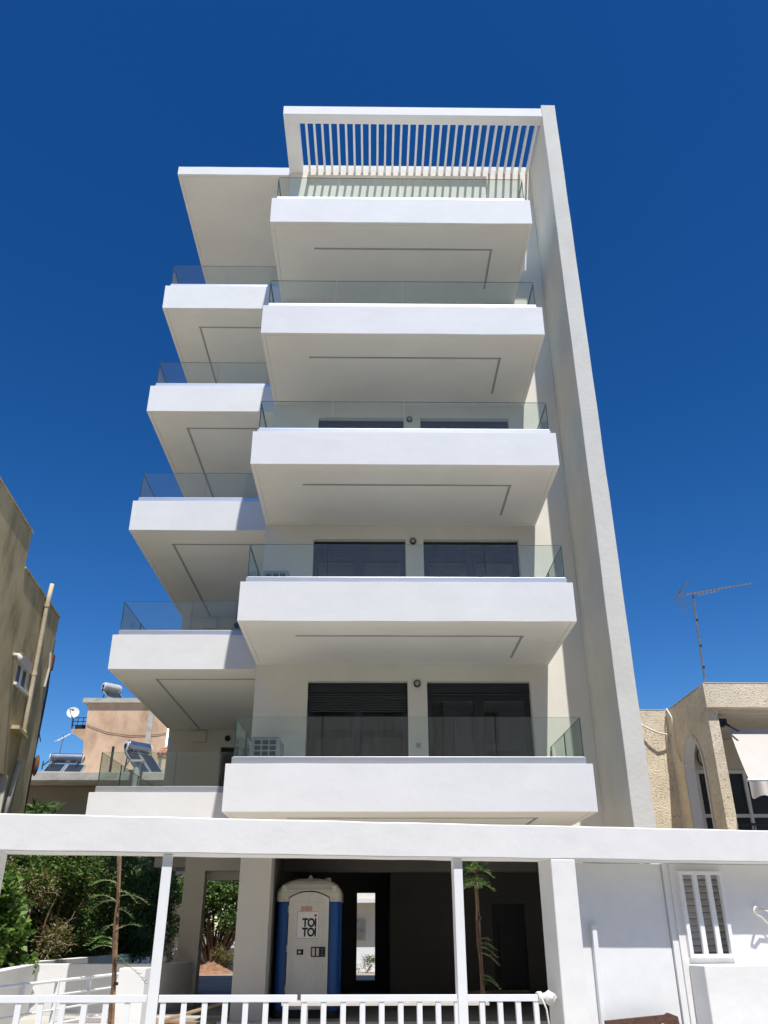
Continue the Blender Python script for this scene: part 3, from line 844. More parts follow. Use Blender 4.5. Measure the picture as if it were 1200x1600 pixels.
for z in (1.205, 1.25, 1.295): slab('button', M['greenglass'], -0.93, -0.91, z - 0.008, z + 0.008, 0.016, hb)

# building-site clutter between columns and fence
def plank(a, b, w, h, label, nm='plank', mt='plank'):
    return tag(MB().bar(a, b, w, h).build(nm, M[mt], bevel=0.006), label, nm)
tr = thing('trestle', (-0.55, 14.6, 0.2), 'low steel trestle with a grey board standing before the portable toilet', 'trestle')
box('board', M['louvre'], tr, -1.35, 1.75, 14.35, 14.85, 0.60, 0.64)
for x in (-1.0, 1.4):
    MB().bar((x, 14.4, 0.2), (x, 14.6, 0.60), 0.05, 0.05).build('leg', M['whitemetal'], tr)
    MB().bar((x, 14.8, 0.2), (x, 14.62, 0.60), 0.05, 0.05).build('leg', M['whitemetal'], tr)
plank((-3.6, 15.4, 0.26), (-2.5, 16.2, 0.52), 0.12, 0.035, 'rough plank sloping up against the column base')
plank((-3.7, 16.6, 0.23), (-2.6, 16.0, 0.24), 0.14, 0.04, 'rough plank lying flat on the shaded floor beside the column')
for k in range(4):
    pl = plank((1.9, 20.6, 0.24 + k * 0.06), (3.4, 20.7, 0.24 + k * 0.06), 0.2, 0.045, ['lowest', 'second', 'third', 'topmost'][k] + ' plank of the stack before the dark entrance door')
    pl['group'] = 'plank stack by the door'

# ================================================================== GARDEN WALLS AND RAMP RAILING
gw = thing('garden_wall', (-6.4, 18.0, 0), 'low white wall along the garden left of the building', 'wall')
m = MB()
def wallseg(a, b, th, z0, z1, name='wall'):
    a = Vector((*a, 0)); b = Vector((*b, 0)); c = (a + b) / 2
    MB().bar((a.x, a.y, (z0 + z1) / 2), (b.x, b.y, (z0 + z1) / 2), th, z1 - z0).build(name, M['trowel'], gw, bevel=0.01)
wallseg((-5.10, 10.4), (-6.55, 18.22), 0.2, 0, 1.04)
wallseg((-6.50, 18.32), (-4.18, 18.32), 0.2, 0, 1.038)
wallseg((-6.85, 18.2), (-6.45, 27), 0.2, 0, 1.06)
wallseg((-4.17, 18.36), (-3.86, 19.96), 0.18, 0, 1.03)
struct(MB().quad((-5.2, 9.6, 0.10), (-2.6, 10.2, 0.10), (-2.6, 17.9, 0.205), (-6.4, 17.9, 0.205)).build('ramp', M['paving']))
pl = thing('gate_pillar', (-3.1, 12.6, 0.1), 'short square white pillar at the end of the ramp railing', 'pillar')
MB().add([], []) 
box('shaft', M['trowel'], pl, -3.33, -2.98, 12.5, 12.85, 0.0, 1.165, bevel=0.012)
rr = thing('ramp_railing', (-3.4, 12.4, 0.1), 'thin white metal railing with horizontal bars rising beside the ramp', 'railing')
A = Vector((-3.345, 12.62, 0)); B = Vector((-3.95, 9.75, 0))
for k in range(5):
    z = 1.095 - 0.145 * k
    MB().tube([(A.x, A.y, z), (B.x, B.y, z - 0.02)], 0.011 if k else 0.017, 8).build('bar', M['whitemetal'], rr)
for t in (0.02, 0.27, 0.52, 0.76, 0.97):
    p = A.lerp(B, t)
    MB().box(p.x - 0.025, p.x + 0.025, p.y - 0.012, p.y + 0.012, 0.05, 1.10).build('post', M['whitemetal'], rr)

# ================================================================== LEFT NEIGHBOUR
ND = Vector((-0.10384, 0.99459, 0)); NN = Vector((0.99459, 0.10384, 0)); NC = Vector((-8.5, 21.426, 0))
def nb(s, q, z):
    """s metres from the far corner towards the street, q out of the wall"""
    p = NC - ND * s + NN * q
    return (p.x, p.y, z)
nl = thing('old_house', nb(8, -4, 0), 'old tan rendered house with drainpipes at the left edge', 'house')
# side wall with window openings, built with real reveals: x=s, y=-q
def nbw(x, y, z): return nb(x, -y, z)
wall_y('wall', M['tan'], nl, 0.0, 3.47, -0.2, 9.16, 0.0, 0.3, [(1.56, 2.56, 6.70, 7.42), (1.9, 3.1, 3.4, 4.74)], fn=nbw)
wall_y('wall', M['tan'], nl, 3.472, 12.0, -0.2, 10.06, 0.0, 0.3, [(5.2, 6.4, 6.4, 7.6)], fn=nbw)
box('rear_wall', M['tan'], nl, 0.0, 0.3, 0.302, 9.0, -0.2, 9.14, fn=nbw)
box('wall', M['tan'], nl, 3.474, 3.75, 0.302, 9.0, 8.0, 10.05, fn=nbw)
box('front_wall', M['tan'], nl, 11.7, 12.0, 0.302, 9.0, -0.2, 10.04, fn=nbw)
box('roof', M['slabgrey'], nl, 0.302, 11.69, 0.302, 9.0, 8.7, 8.9, fn=nbw)
box('coping', M['tan'], nl, -0.03, 3.47, -0.03, 0.32, 9.162, 9.20, fn=nbw)
box('coping', M['tan'], nl, 3.44, 12.03, -0.03, 0.32, 10.062, 10.10, fn=nbw)
w = MB(nbw)
w.box(1.56, 1.62, 0.03, 0.09, 6.70, 7.42); w.box(2.50, 2.56, 0.03, 0.09, 6.70, 7.42); w.box(1.62, 2.50, 0.03, 0.09, 6.70, 6.76); w.box(2.03, 2.10, 0.03, 0.08, 6.76, 7.18)
wf = w.build('window', M['whitemetal'], nl)
box('shutter_box', M['louvre'], wf, 1.562, 2.558, -0.02, 0.10, 7.18, 7.42, fn=nbw)
box('sill', M['whitemetal'], wf, 1.48, 2.64, -0.07, 0.0, 6.64, 6.698, fn=nbw)
MB(nbw).quad((1.62, 0.07, 6.76), (2.50, 0.07, 6.76), (2.50, 0.07, 7.18), (1.62, 0.07, 7.18)).build('pane', M['solar'], wf)
MB(nbw).quad((1.9, 0.12, 3.4), (3.1, 0.12, 3.4), (3.1, 0.12, 4.74), (1.9, 0.12, 4.74)).build('pane', M['solar'], nl)
box('window_jamb', M['pale'], nl, 1.86, 1.93, -0.05, 0.1, 3.4, 4.74, fn=nbw)
MB(nb).tube([(1.42, 0.09, 4.9), (1.50, 0.09, 6.2), (1.53, 0.09, 7.6), (1.56, 0.09, 9.0), (1.58, 0.12, 9.52)], 0.055, 10).build('drainpipe', M['pipe'], nl, smooth=True)
for z in (5.75, 7.15, 8.9):
    MB(nb).tube([(1.46 + (z - 5) * 0.025, 0.09, z), (1.46 + (z - 5) * 0.025, 0.09, z + 0.09)], 0.068, 10).build('pipe_collar', M['pipe'], nl)
MB(nb).tube([(1.75, 0.09, 3.6), (1.55, 0.09, 4.6), (1.42, 0.09, 5.2)], 0.055, 10).build('drainpipe', M['pvc'], nl, smooth=True)
MB(nb).tube([(1.15, 0.05, 3.6), (1.10, 0.05, 5.5)], 0.022, 8).build('conduit', M['pipe'], nl)
h = MB(nb); h.tube([(3.02, 0.0, 7.20), (3.02, 0.10, 7.20), (3.02, 0.15, 7.16), (3.02, 0.15, 7.06)], [0.06, 0.06, 0.065, 0.065], 12)
h.build('vent_elbow', M['pale'], nl, smooth=True)
q = MB(nb); q.add([(1.45, 0.0, 5.80), (2.25, 0.0, 5.80), (2.25, 0.20, 5.80), (1.45, 0.20, 5.72), (1.45, 0.0, 5.72), (2.25, 0.0, 5.72), (2.25, 0.20, 5.72), (1.45, 0.20, 5.64)],
                 [(0, 1, 2, 3), (4, 7, 6, 5), (0, 4, 5, 1), (1, 5, 6, 2), (2, 6, 7, 3), (3, 7, 4, 0)])
q.build('window_hood', M['tan'], nl)
MB(nb).tube([(0.30, 0.03, 8.1), (0.24, 0.05, 7.7), (0.28, 0.03, 7.2)], 0.03, 8).build('wall_bracket', M['pale'], nl)
cbl = MB(nb)
for k in range(4):
    o_ = 0.03 * k
    cbl.tube([(-0.04, -0.1 + o_, 8.85 - 0.1 * k), (-0.10 - o_, -0.05, 8.2), (0.0 - o_, 0.02, 7.2), (-0.03 - o_, 0.0, 6.2), (-0.10 + o_, 0.0, 5.2), (-0.05, 0.02, 4.0)], 0.013, 6)
cbl.tube([(-0.05, 0, 6.15), (-0.35, 0.0, 5.95)], 0.014, 6)
cbl.build('cable', M['cable'], nl, smooth=True)
box('junction_box', M['rust'], nl, -0.16, 0.02, -0.2, 0.04, 7.75, 8.15, fn=nb)
ds = MB(nb); R0 = 0.26; n = 20
vs = [(-0.35, -0.1, 5.35)]; rings = 4
for r in range(1, rings + 1):
    for k in range(n):
        a = 2 * math.pi * k / n; rr_ = R0 * r / rings
        vs.append((-0.35 + rr_ * math.cos(a) * 0.8, -0.1 + 0.10 * (r / rings) ** 2 + rr_ * math.cos(a) * 0.5, 5.35 + rr_ * math.sin(a)))
fs = [(0, 1 + k, 1 + (k + 1) % n) for k in range(n)]
for r in range(rings - 1):
    fs += [(1 + r * n + k, 1 + (r + 1) * n + k, 1 + (r + 1) * n + (k + 1) % n, 1 + r * n + (k + 1) % n) for k in range(n)]
ds.add(vs, fs)
ds.tube([(0.0, -0.1, 5.25), (-0.35, -0.12, 5.35)], 0.02, 6)
dso = ds.build('satellite_dish', M['rust'], None, origin=nb(-0.2, 0, 5.2))
tag(dso, 'rusty satellite dish on the far corner of the old tan house', 'satellite dish')

# ================================================================== HOUSES BEHIND
lh = thing('flat_roofed_house', (-11, 34, 0), 'low brown flat roofed house with pale concrete eaves behind the old house', 'house')
box('wall', M['dim'], lh, -17.5, -8.0, 33.2, 42, 0.0, 6.55)
box('roof', M['slabgrey'], lh, -18, -7.72, 32, 42.5, 6.57, 6.88, bevel=0.02)
box('parapet', M['slabgrey'], lh, -9.9, -7.75, 34.0, 34.2, 6.882, 7.30)
MB().tube([(-9.93, 32.5, 6.88), (-9.93, 32.5, 7.9)], 0.05, 8).build('vent_pipe', M['iron'], lh)
fl = MB(); fl.tube([(-8.75, 31.9, 5.8), (-8.75, 31.9, 7.2)], 0.13, 12); flo = fl.build('flue', M['pvc'], lh)
MB().box(-8.98, -8.52, 31.7, 32.1, 7.202, 7.28).build('flue_cap', M['pvc'], flo)
oh = thing('orange_house', (-10, 40, 0), 'tall weathered orange rendered house wall with small side balcony', 'house')
m = MB(); 
m.add([(-13.35, 40, 0), (-8.2, 40, 0), (-8.2, 46, 0), (-13.35, 46, 0), (-13.70, 40, 11.4), (-8.2, 40, 11.4), (-8.2, 46, 11.4), (-13.70, 46, 11.4)],
      [(0, 3, 2, 1), (4, 5, 6, 7), (0, 1, 5, 4), (1, 2, 6, 5), (2, 3, 7, 6), (3, 0, 4, 7)])
m.build('wall', M['orange'], oh)
box('roof_edge', M['slabgrey'], oh, -13.95, -8.0, 39.85, 46.1, 11.402, 11.62)
box('wall_rib', M['slabgrey'], oh, -10.75, -10.50, 39.93, 39.998, 7.0, 11.3)
MB().tube([(-13.6, 39.97, 10.35), (-12.6, 39.97, 10.0), (-11.5, 39.97, 9.85), (-10.2, 39.97, 9.9), (-8.6, 39.97, 10.25)], 0.012, 6).build('sagging_cable', M['cable'], oh)
bo = MB(); bo.add([(-14.45, 40.3, 10.24), (-13.68, 40.3, 10.24), (-13.68, 43, 10.24), (-14.45, 43, 10.24), (-14.45, 40.3, 10.12), (-13.66, 40.3, 9.6), (-13.66, 43, 9.6), (-14.45, 43, 10.12)],
                 [(0, 1, 2, 3), (4, 7, 6, 5), (0, 4, 5, 1), (1, 5, 6, 2), (2, 6, 7, 3), (3, 7, 4, 0)])
bal = bo.build('balcony', M['orange'], oh)
for z in (10.42, 10.60, 10.78):
    MB().tube([(-14.42, 40.35, z), (-13.7, 40.35, z)], 0.018, 6).build('rail', M['iron'], bal)
for x in (-14.42, -14.2, -13.95, -13.72): MB().tube([(x, 40.35, 10.24), (x, 40.35, 10.78)], 0.016, 6).build('baluster', M['iron'], bal)
MB().box(-14.38, -13.75, 40.6, 41.0, 10.25, 10.5).build('planter', M['iron'], bal)

def dish(x, y, z, r, label):
    t = thing('satellite_dish', (x, y, z - 0.6), label, 'satellite dish')
    c = Vector((x, y, z)); ax = Vector((0.25, -1, 0.35)).normalized(); u = ax.orthogonal().normalized(); v = ax.cross(u)
    N = 24; vs = [c]; fs = [(0, 1 + k, 1 + (k + 1) % N) for k in range(N)]
    for q in range(1, 5):
        for k in range(N):
            a = 2 * math.pi * k / N; vs.append(c + (u * math.cos(a) + v * math.sin(a)) * r * q / 4 + ax * 0.16 * r * (q / 4) ** 2)
    for q in range(3): fs += [(1 + q * N + k, 1 + (q + 1) * N + k, 1 + (q + 1) * N + (k + 1) % N, 1 + q * N + (k + 1) % N) for k in range(N)]
    m = MB(); m.add(vs, fs); m.build('reflector', M['dish'], t, smooth=True)
    m = MB(); m.tube([c - v * r, c + ax * r * 0.9], 0.02, 6); m.tube([c + ax * r * 0.8, c + ax * r * 0.98], 0.05, 8); m.build('feed_arm', M['iron'], t)
    m = MB(); m.tube([c - ax * 0.02, c - ax * 0.15, (x, y + 0.15, z - 0.7)], 0.03, 6); m.build('mast', M['steel'], t)
dish(-14.45, 40.2, 10.98, 0.29, 'white satellite dish above the side balcony of the orange house')

def heater(loc, label, tank=1.3, panels=2, rot=0.0, tank_m='tank', rad=0.27, tilt=0.75, plen=1.4):
    t = thing('solar_water_heater', loc, label, 'water heater', 'rooftop solar water heaters')
    t.rotation_euler.z = rot
    def ob(mb, nm, m_, **k):
        mb.v = [(v[0] + loc[0], v[1] + loc[1], v[2] + loc[2]) for v in mb.v]
        return mb.build(nm, m_, t, **k)
    zt = plen * math.sin(tilt); yb = plen * math.cos(tilt)
    pw = tank / panels + 0.08
    for k in range(panels):
        x0 = -tank / 2 + k * (pw + 0.05) - 0.05
        a = Vector((x0, 0, 0.06)); b = Vector((x0 + pw, 0, 0.06)); upv = Vector((0, yb, zt))
        nn = Vector((0, -zt, yb)).normalized() * 0.07
        m = MB(); P = [a, b, b + upv, a + upv]
        m.add([*P, *[p - nn for p in P]], [(0, 1, 2, 3), (7, 6, 5, 4), (0, 4, 5, 1), (1, 5, 6, 2), (2, 6, 7, 3), (3, 7, 4, 0)])
        fo = ob(m, 'panel_frame', M['alu'])
        i1 = Vector((0.045, 0, 0)); i2 = upv.normalized() * 0.045
        Q = [a + i1 + i2, b - i1 + i2, b + upv - i1 - i2, a + upv + i1 - i2]
        m = MB(); m.quad(*[p + nn * 0.06 for p in Q])
        ob(m, 'absorber', M['solar'])
    cz = zt + 0.28; cy = yb + 0.05
    prof = [(-tank / 2, rad * 0.8), (-tank / 2 + 0.04, rad), (tank / 2 - 0.04, rad), (tank / 2, rad * 0.8)]
    m = MB(); m.tube([(x, cy, cz) for x, r in prof], [r for x, r in prof], 20)
    tk = ob(m, 'tank', M[tank_m], smooth=False, bevel=0.01)
    for x, sgn_ in ((-tank / 2, -1), (tank / 2, 1)):
        m = MB(); m.tube([(x - 0.002 * -sgn_, cy, cz), (x + sgn_ * 0.03, cy, cz)], rad * 0.84, 18); e = ob(m, 'tank_end', M['tankend'])
        m = MB(); m.tube([(x + sgn_ * 0.03, cy, cz), (x + sgn_ * 0.05, cy, cz)], rad * 0.42, 14); ob(m, 'end_cover', M['iron'])
    for x in (-tank * 0.38, tank * 0.38):
        m = MB(); m.bar((x, cy + 0.15, 0), (x, cy, cz - rad * 0.9), 0.04); m.bar((x, 0.1, 0.02), (x, cy + 0.15, 0.02), 0.04); m.bar((x, cy + 0.15, 0.3), (x, cy - 0.4, cz - rad), 0.03)
        ob(m, 'stand', M['steel'])
    m = MB(); m.tube([(-tank / 2 - 0.05, cy, cz - 0.1), (-tank / 2 - 0.2, cy - 0.3, cz - 0.35), (-tank / 2 - 0.16, 0.4, 0.5), (-tank / 2 - 0.08, 0.05, 0.15)], 0.022, 6)
    ob(m, 'hose', M['cable'], smooth=True)
    return t
heater((-11.75, 32.35, 6.88), 'solar water heater with long steel tank on the low brown house', 1.2, 2, 0.12, rad=0.19, tilt=0.5, plen=0.85)
heater((-8.50, 32.9, 6.90), 'solar water heater with tilted tank seen through the lowest left glass balustrade', 1.05, 2, 0.85, rad=0.22, tilt=0.72, plen=1.35)
heater((-12.45, 40.3, 11.62), 'grey solar tank with white end on top of the orange house', 0.85, 1, 0.8, tank_m='pvc', rad=0.21, tilt=0.6, plen=0.8)
# television aerial on the low house and a tiled canopy with a solar panel beside the orange house
ta = thing('roof_antenna', (-12.75, 34.5, 6.88), 'thin rooftop antenna standing behind the steel solar tank', 'antenna')
MB().tube([(-12.75, 34.5, 6.88), (-12.62, 34.5, 8.75)], 0.02, 6).build('mast', M['steel'], ta)
m = MB(); m.tube([(-12.75, 34.2, 8.45), (-12.48, 34.8, 8.85)], 0.018, 6)
for k in range(5):
    p = Vector((-12.75, 34.2, 8.45)).lerp(Vector((-12.48, 34.8, 8.85)), k / 4); m.tube([p + Vector((-0.13, 0.1, 0)), p + Vector((0.13, -0.1, 0))], 0.016, 5)
m.build('elements', M['dish'], ta)
cn = thing('tiled_canopy', (-8.4, 36, 0), 'terracotta tiled canopy with white post beside the orange wall', 'canopy')
box('post', M['dish'], cn, -9.02, -8.92, 36, 36.1, 6.9, 8.2)
tm = None
for r in range(3):
    for k in range(9):
        x = -9.0 + k * 0.17; y = 35.8 + r * 0.32; z = 8.22 + r * 0.15
        if tm is None:
            mm = MB(); mm.tube([(x, y, z), (x, y + 0.4, z + 0.16)], [0.085, 0.075], 8); tm = mm.build('tile', M['terracotta'], cn); t0 = (x, y, z)
        else:
            c = tm.copy(); COL.objects.link(c); c.location = (x - t0[0], y - t0[1], z - t0[2]); OFF[c] = OFF[cn]
box('purlin', M['plank'], cn, -9.05, -7.6, 35.85, 35.95, 8.05, 8.14)
m = MB(); m.add([(-9.0, 37, 8.75), (-8.3, 37, 8.75), (-8.15, 37.7, 10.0), (-9.15, 37.7, 10.0), (-9.0, 37.06, 8.70), (-8.3, 37.06, 8.70), (-8.15, 37.76, 9.95), (-9.15, 37.76, 9.95)],
                [(0, 1, 2, 3), (7, 6, 5, 4), (0, 4, 5, 1), (1, 5, 6, 2), (2, 6, 7, 3), (3, 7, 4, 0)])
sp_ = m.build('solar_panel', M['greenglass'], cn)
m = MB()
for a, b in (((-9.02, 36.98, 8.75), (-9.17, 37.68, 10.02)), ((-9.17, 37.68, 10.02), (-8.13, 37.68, 10.02))): m.bar(a, b, 0.05)
m.build('frame', M['alu'], sp_)
m = MB(); m.bar((-8.7, 37.6, 8.0), (-8.7, 37.6, 9.5), 0.05); m.build('stand', M['steel'], sp_)
# houses seen through the ground floor
rh = thing('rear_house', (-0.2, 39, 0), 'pale house with slatted shutter seen through the narrow rear opening', 'house')
box('wall', M['pale'], rh, -4, 5, 39, 43, 0, 6.0)
box('balcony_slab', M['white'], rh, -4, 5, 38.2, 38.998, 2.64, 2.79)
sh = box('shutter_frame', M['slabgrey'], rh, -0.72, -0.28, 38.93, 38.998, 1.22, 2.02)
for k in range(11): box('shutter_slat', M['slabgrey'], sh, -0.69, -0.31, 38.89, 38.93, 1.24 + k * 0.07, 1.283 + k * 0.07)
yw = thing('yard_wall', (-0.2, 36, 0), 'white yard wall behind the building with a dry bush before it', 'wall')
box('wall', M['trowel'], yw, -3.4, 6.0, 36.0, 36.2, 0.1, 1.02)
yw2 = thing('yard_wall', (-6.2, 37.7, 0), 'white peeling yard wall seen through the left ground floor opening', 'wall')
box('wall', M['trowel'], yw2, -9.5, -3.5, 37.6, 37.8, 0.1, 0.98)

# ================================================================== RIGHT NEIGHBOUR
rn = thing('arched_house', (8, 17, 0), 'rough tan rendered house with arched opening and pale awning at right', 'house')
# side wall facing left with an arched opening (x = 6.5)
def arch_side(name, x0, x1, y0, y1, z0, z1, ya, yb_, zs, za, m_, parent):
    n = 14; yc = (ya + yb_) / 2; r = (yb_ - ya) / 2
    A = [(yc - r * math.cos(math.pi * k / n), zs + (za - zs) * math.sin(math.pi * k / n)) for k in range(n + 1)]
    inner = [(ya, z0)] + A + [(yb_, z0)]
    m = MB()
    for x in (x0, x1):
        m.quad((x, y0, z0), (x, ya, z0), (x, ya, zs), (x, y0, zs)); m.quad((x, yb_, z0), (x, y1, z0), (x, y1, zs), (x, yb_, zs))
        m.quad((x, y0, zs), (x, ya, zs), (x, ya, z1), (x, y0, z1)); m.quad((x, yb_, zs), (x, y1, zs), (x, y1, z1), (x, yb_, z1))
        for k in range(n):
            m.quad((x, A[k][0], A[k][1]), (x, A[k + 1][0], A[k + 1][1]), (x, A[k + 1][0], z1), (x, A[k][0], z1))
    for p, q in zip(inner[:-1], inner[1:]): m.quad((x0, *p), (x1, *p), (x1, *q), (x0, *q), mi=1)
    m.quad((x0, y0, z0), (x1, y0, z0), (x1, y0, z1), (x0, y0, z1)); m.quad((x0, y0, z1), (x1, y0, z1), (x1, y1, z1), (x0, y1, z1)); m.quad((x0, y1, z0), (x1, y1, z0), (x1, y1, z1), (x0, y1, z1))
    o = m.build(name, [m_, M['white']], parent, merge=True)
    t = MB(); out = [(yc + (y - yc) * (1 + 0.075 / r), zs + (z - zs) * (1 + 0.075 / (za - zs)) if z > zs else z) for y, z in inner]
    for (p, q, P, Q) in zip(inner[:-1], inner[1:], out[:-1], out[1:]):
        t.quad((x0 - 0.02, *p), (x0 - 0.02, *q), (x0 - 0.02, *Q), (x0 - 0.02, *P)); t.quad((x0 - 0.02, *P), (x0 - 0.02, *Q), (x0, *Q), (x0, *P)); t.quad((x0 - 0.02, *p), (x0, *p), (x0, *q), (x0 - 0.02, *q))
    t.build('arch_surround', M['pale'], o, merge=True)
    return o
arch_side('side_wall', 6.5, 6.70, 16.1, 18.37, 0.0, 5.92, 16.72, 17.76, 4.45, 5.12, M['rough'], rn)
box('front_wall', M['rough'], rn, 4.85, 6.498, 18.37, 18.6, 0, 5.96)
box('parapet', M['rough'], rn, 6.47, 14.0, 16.0, 16.25, 5.46, 5.93)
box('coping', M['pale'], rn, 6.49, 14.0, 15.993, 18.4, 5.932, 5.946)
box('coping', M['pale'], rn, 4.85, 6.485, 18.363, 18.62, 5.962, 5.976)
box('veranda_ceiling', M['pale'], rn, 6.705, 14.0, 16.252, 18.9, 5.40, 5.55)
wall_y('veranda_wall', M['pale'], rn, 6.71, 14.0, 0.0, 5.39, 18.7, 18.9, [(7.05, 9.2, 2.9, 4.75)])
box('veranda_floor', M['pale'], rn, 6.705, 14.0, 16.2, 18.69, 2.2, 2.4)
w = MB()
for x in (7.06, 7.55, 8.1, 8.62, 9.14): w.box(x, x + 0.07, 18.72, 18.80, 2.92, 4.74)
for z in (2.92, 3.75, 4.66): w.box(7.13, 9.14, 18.73, 18.79, z, z + 0.07)
dw = w.build('french_door', M['whitemetal'], rn)
MB().quad((7.06, 18.78, 2.92), (9.2, 18.78, 2.92), (9.2, 18.78, 4.74), (7.06, 18.78, 4.74)).build('pane', M['solar'], dw)
w = MB()
for k in range(2):
    a = [(7.30 + 0.16 * math.cos(t), 18.66, 5.0 + 0.2 * math.sin(t)) for t in np.linspace(0, 5.6, 18)]
    w.tube(a, 0.016, 6)
    w.tube([(7.30 + 0.08 * math.cos(t) + 0.06, 18.66, 4.98 + 0.1 * math.sin(t)) for t in np.linspace(0, 5.6, 14)], 0.02, 6); break
w.tube([(7.45, 18.66, 4.85), (7.55, 18.66, 4.75), (7.50, 18.66, 5.1)], 0.02, 6)
w.build('wrought_ornament', M['iron'], rn)
rl = MB()
for k in range(30):
    x = 6.8 + k * 0.12; rl.tube([(x, 16.2, 2.4), (x, 16.2, 3.34)], 0.012, 5)
rl.tube([(6.72, 16.2, 3.34), (14, 16.2, 3.34)], 0.022, 6)
tag(rl.build('veranda_railing', M['iron'], rn), kind='stuff')
aw = thing('awning', (8, 15.6, 3.6), 'pale pink canvas awning with scalloped valance on the veranda at right', 'awning')
N = 24; m = MB(); x0, x1 = 6.95, 10.5
for k in range(N):
    a = k / N; b = (k + 1) / N
    def P(u, t):
        return (x0 - 0.28 * t + (x1 - x0 + 0.28 * t) * u, 16.30 - 1.1 * t, 5.10 - 1.13 * t - 0.05 * math.sin(math.pi * t))
    for j in range(6): m.quad(P(a, j / 6), P(b, j / 6), P(b, (j + 1) / 6), P(a, (j + 1) / 6))
m.build('canvas', M['awning'], aw, merge=True, smooth=True)
m = MB()
for k in range(120):
    u0, u1 = k / 120, (k + 1) / 120; X = lambda u: 6.66 + 3.85 * u
    w0 = 0.09 * math.sin(u0 * 70); w1 = 0.09 * math.sin(u1 * 70); d0 = 0.27 + 0.025 * math.sin(u0 * 95); d1 = 0.27 + 0.025 * math.sin(u1 * 95)
    m.quad((X(u0), 15.19, 3.955), (X(u1), 15.19, 3.955), (X(u1), 15.19 + w1, 3.955 - d1), (X(u0), 15.19 + w0, 3.955 - d0))
m.build('valance', M['awning'], aw, merge=True, smooth=True)
MB().tube([(6.64, 15.21, 3.97), (10.5, 15.21, 3.97)], 0.028, 8).build('front_bar', M['dish'], aw)
m = MB(); m.box(6.78, 6.92, 16.26, 16.5, 5.18, 5.30); m.tube([(6.85, 16.3, 5.24), (7.0, 16.0, 5.0)], 0.025, 6); m.build('bracket', M['iron'], aw)
m = MB(); m.tube([(5.4, 18.30, 5.95), (5.90, 18.26, 5.60), (6.05, 18.22, 5.50), (6.22, 18.20, 5.42), (6.35, 18.22, 5.40), (6.49, 18.26, 5.385)], 0.02, 6)
m.tube([(6.49, 18.30, 5.97), (6.46, 18.2, 5.95), (6.46, 17.95, 5.70), (6.46, 18.0, 5.35), (6.46, 17.98, 5.0), (6.46, 17.82, 4.75)], 0.016, 6)
m.tube([(6.46, 17.82, 4.75), (6.46, 17.6, 4.62), (6.46, 17.3, 4.64)], 0.008, 5); m.tube([(6.46, 16.25, 5.4), (6.46, 16.6, 5.28), (6.46, 16.95, 5.25), (6.46, 17.0, 5.05)], 0.008, 5)
tag(m.build('house_cable', M['whitecable'], smooth=True), 'pale cables strung across the arched house wall', 'cable')
an = thing('television_antenna', (6.55, 16.25, 5.96), 'long aerial on a thin mast above the arched house', 'antenna')
MB().tube([(6.62, 16.25, 5.9), (6.70, 16.25, 7.88)], 0.022, 8).build('mast', M['steel'], an)
for z in (6.3, 6.75, 7.3): MB().tube([(6.63 + (z - 5.9) * 0.04, 16.25, z), (6.63 + (z - 5.9) * 0.04, 16.25, z + 0.04)], 0.03, 8).build('clamp', M['iron'], an)
B0 = Vector((6.33, 16.2, 7.83)); B1 = Vector((7.97, 16.2, 8.13))
m = MB(); m.bar(B0, B1, 0.022); m.bar(B0.lerp(B1, 0.28) + Vector((0, 0, -0.06)), B0.lerp(B1, 0.55) + Vector((0, 0, -0.045)), 0.018)
boom = m.build('boom', M['steel'], an)
for k in range(19):
    p = B0.lerp(B1, 0.06 + k / 18 * 0.93); L = 0.15 - 0.003 * k
    MB().tube([p + Vector((-0.01, -L, -0.02)), p + Vector((0.01, L, 0.02))], 0.009, 5).build('element', M['steel'], boom)
for sg in (-1, 1):
    m = MB()
    for k in range(7):
        t = k / 6; m.tube([B0 + Vector((0.02 - 0.02 * t, -0.22, sg * (0.02 + 0.25 * t))) + Vector((0.18 * t if sg < 0 else 0.22 * t, 0, 0)), B0 + Vector((0.02 - 0.02 * t, 0.22, sg * (0.02 + 0.25 * t))) + Vector((0.18 * t if sg < 0 else 0.22 * t, 0, 0))], 0.006, 4)
    m.build('reflector', M['steel'], an)

# building across the street (reflected in the windows)
ob_ = thing('street_block', (-3, -8, 0), 'beige block across the street mirrored in the balcony windows', 'building')
wops = [(x, x + 1.5, 1.0 + 3.1 * f, 3.0 + 3.1 * f) for f in range(5) for x in (-17, -13.5, -10, -6.5, -3, 0.5)]
wall_y('wall', M['backdrop'], ob_, -19, 3.5, 0, 16.2, -9, -8.7, wops)
box('wall', M['backdrop'], ob_, -19, 3.5, -18, -9.3, 0, 16.1)
for f in range(1, 5):
    box('balcony', M['pale'], ob_, -18, 2.5, -8.69, -7.4, 3.1 * f - 0.1, 3.1 * f + 0.75)
o2 = thing('street_house', (10, -8, 0), 'paler house across the street mirrored in the right windows', 'building')
wall_y('wall', M['pale'], o2, 3.6, 24, 0, 13.2, -9, -8.7, [(x, x + 1.4, 1 + 3 * f, 2.6 + 3 * f) for f in range(4) for x in (5, 8.5, 12, 16)])
box('wall', M['dim'], o2, 3.6, 24, -18, -9.2, 0, 13.1)

# ================================================================== VEGETATION
def branches(m, base, tips, r0, rng, n=6, wob=0.12):
    for t in tips:
        b = Vector(base); t = Vector(t); pts = []; rs = []
        for k in range(n + 1):
            u = k / n; p = b.lerp(t, u) + Vector((rng.uniform(-1, 1), rng.uniform(-1, 1), rng.uniform(-0.5, 0.5))) * wob * (u * (1.2 - u)) * 2
            pts.append(p); rs.append(max(0.004, r0 * (1 - 0.85 * u)))
        m.tube(pts, rs, 6)

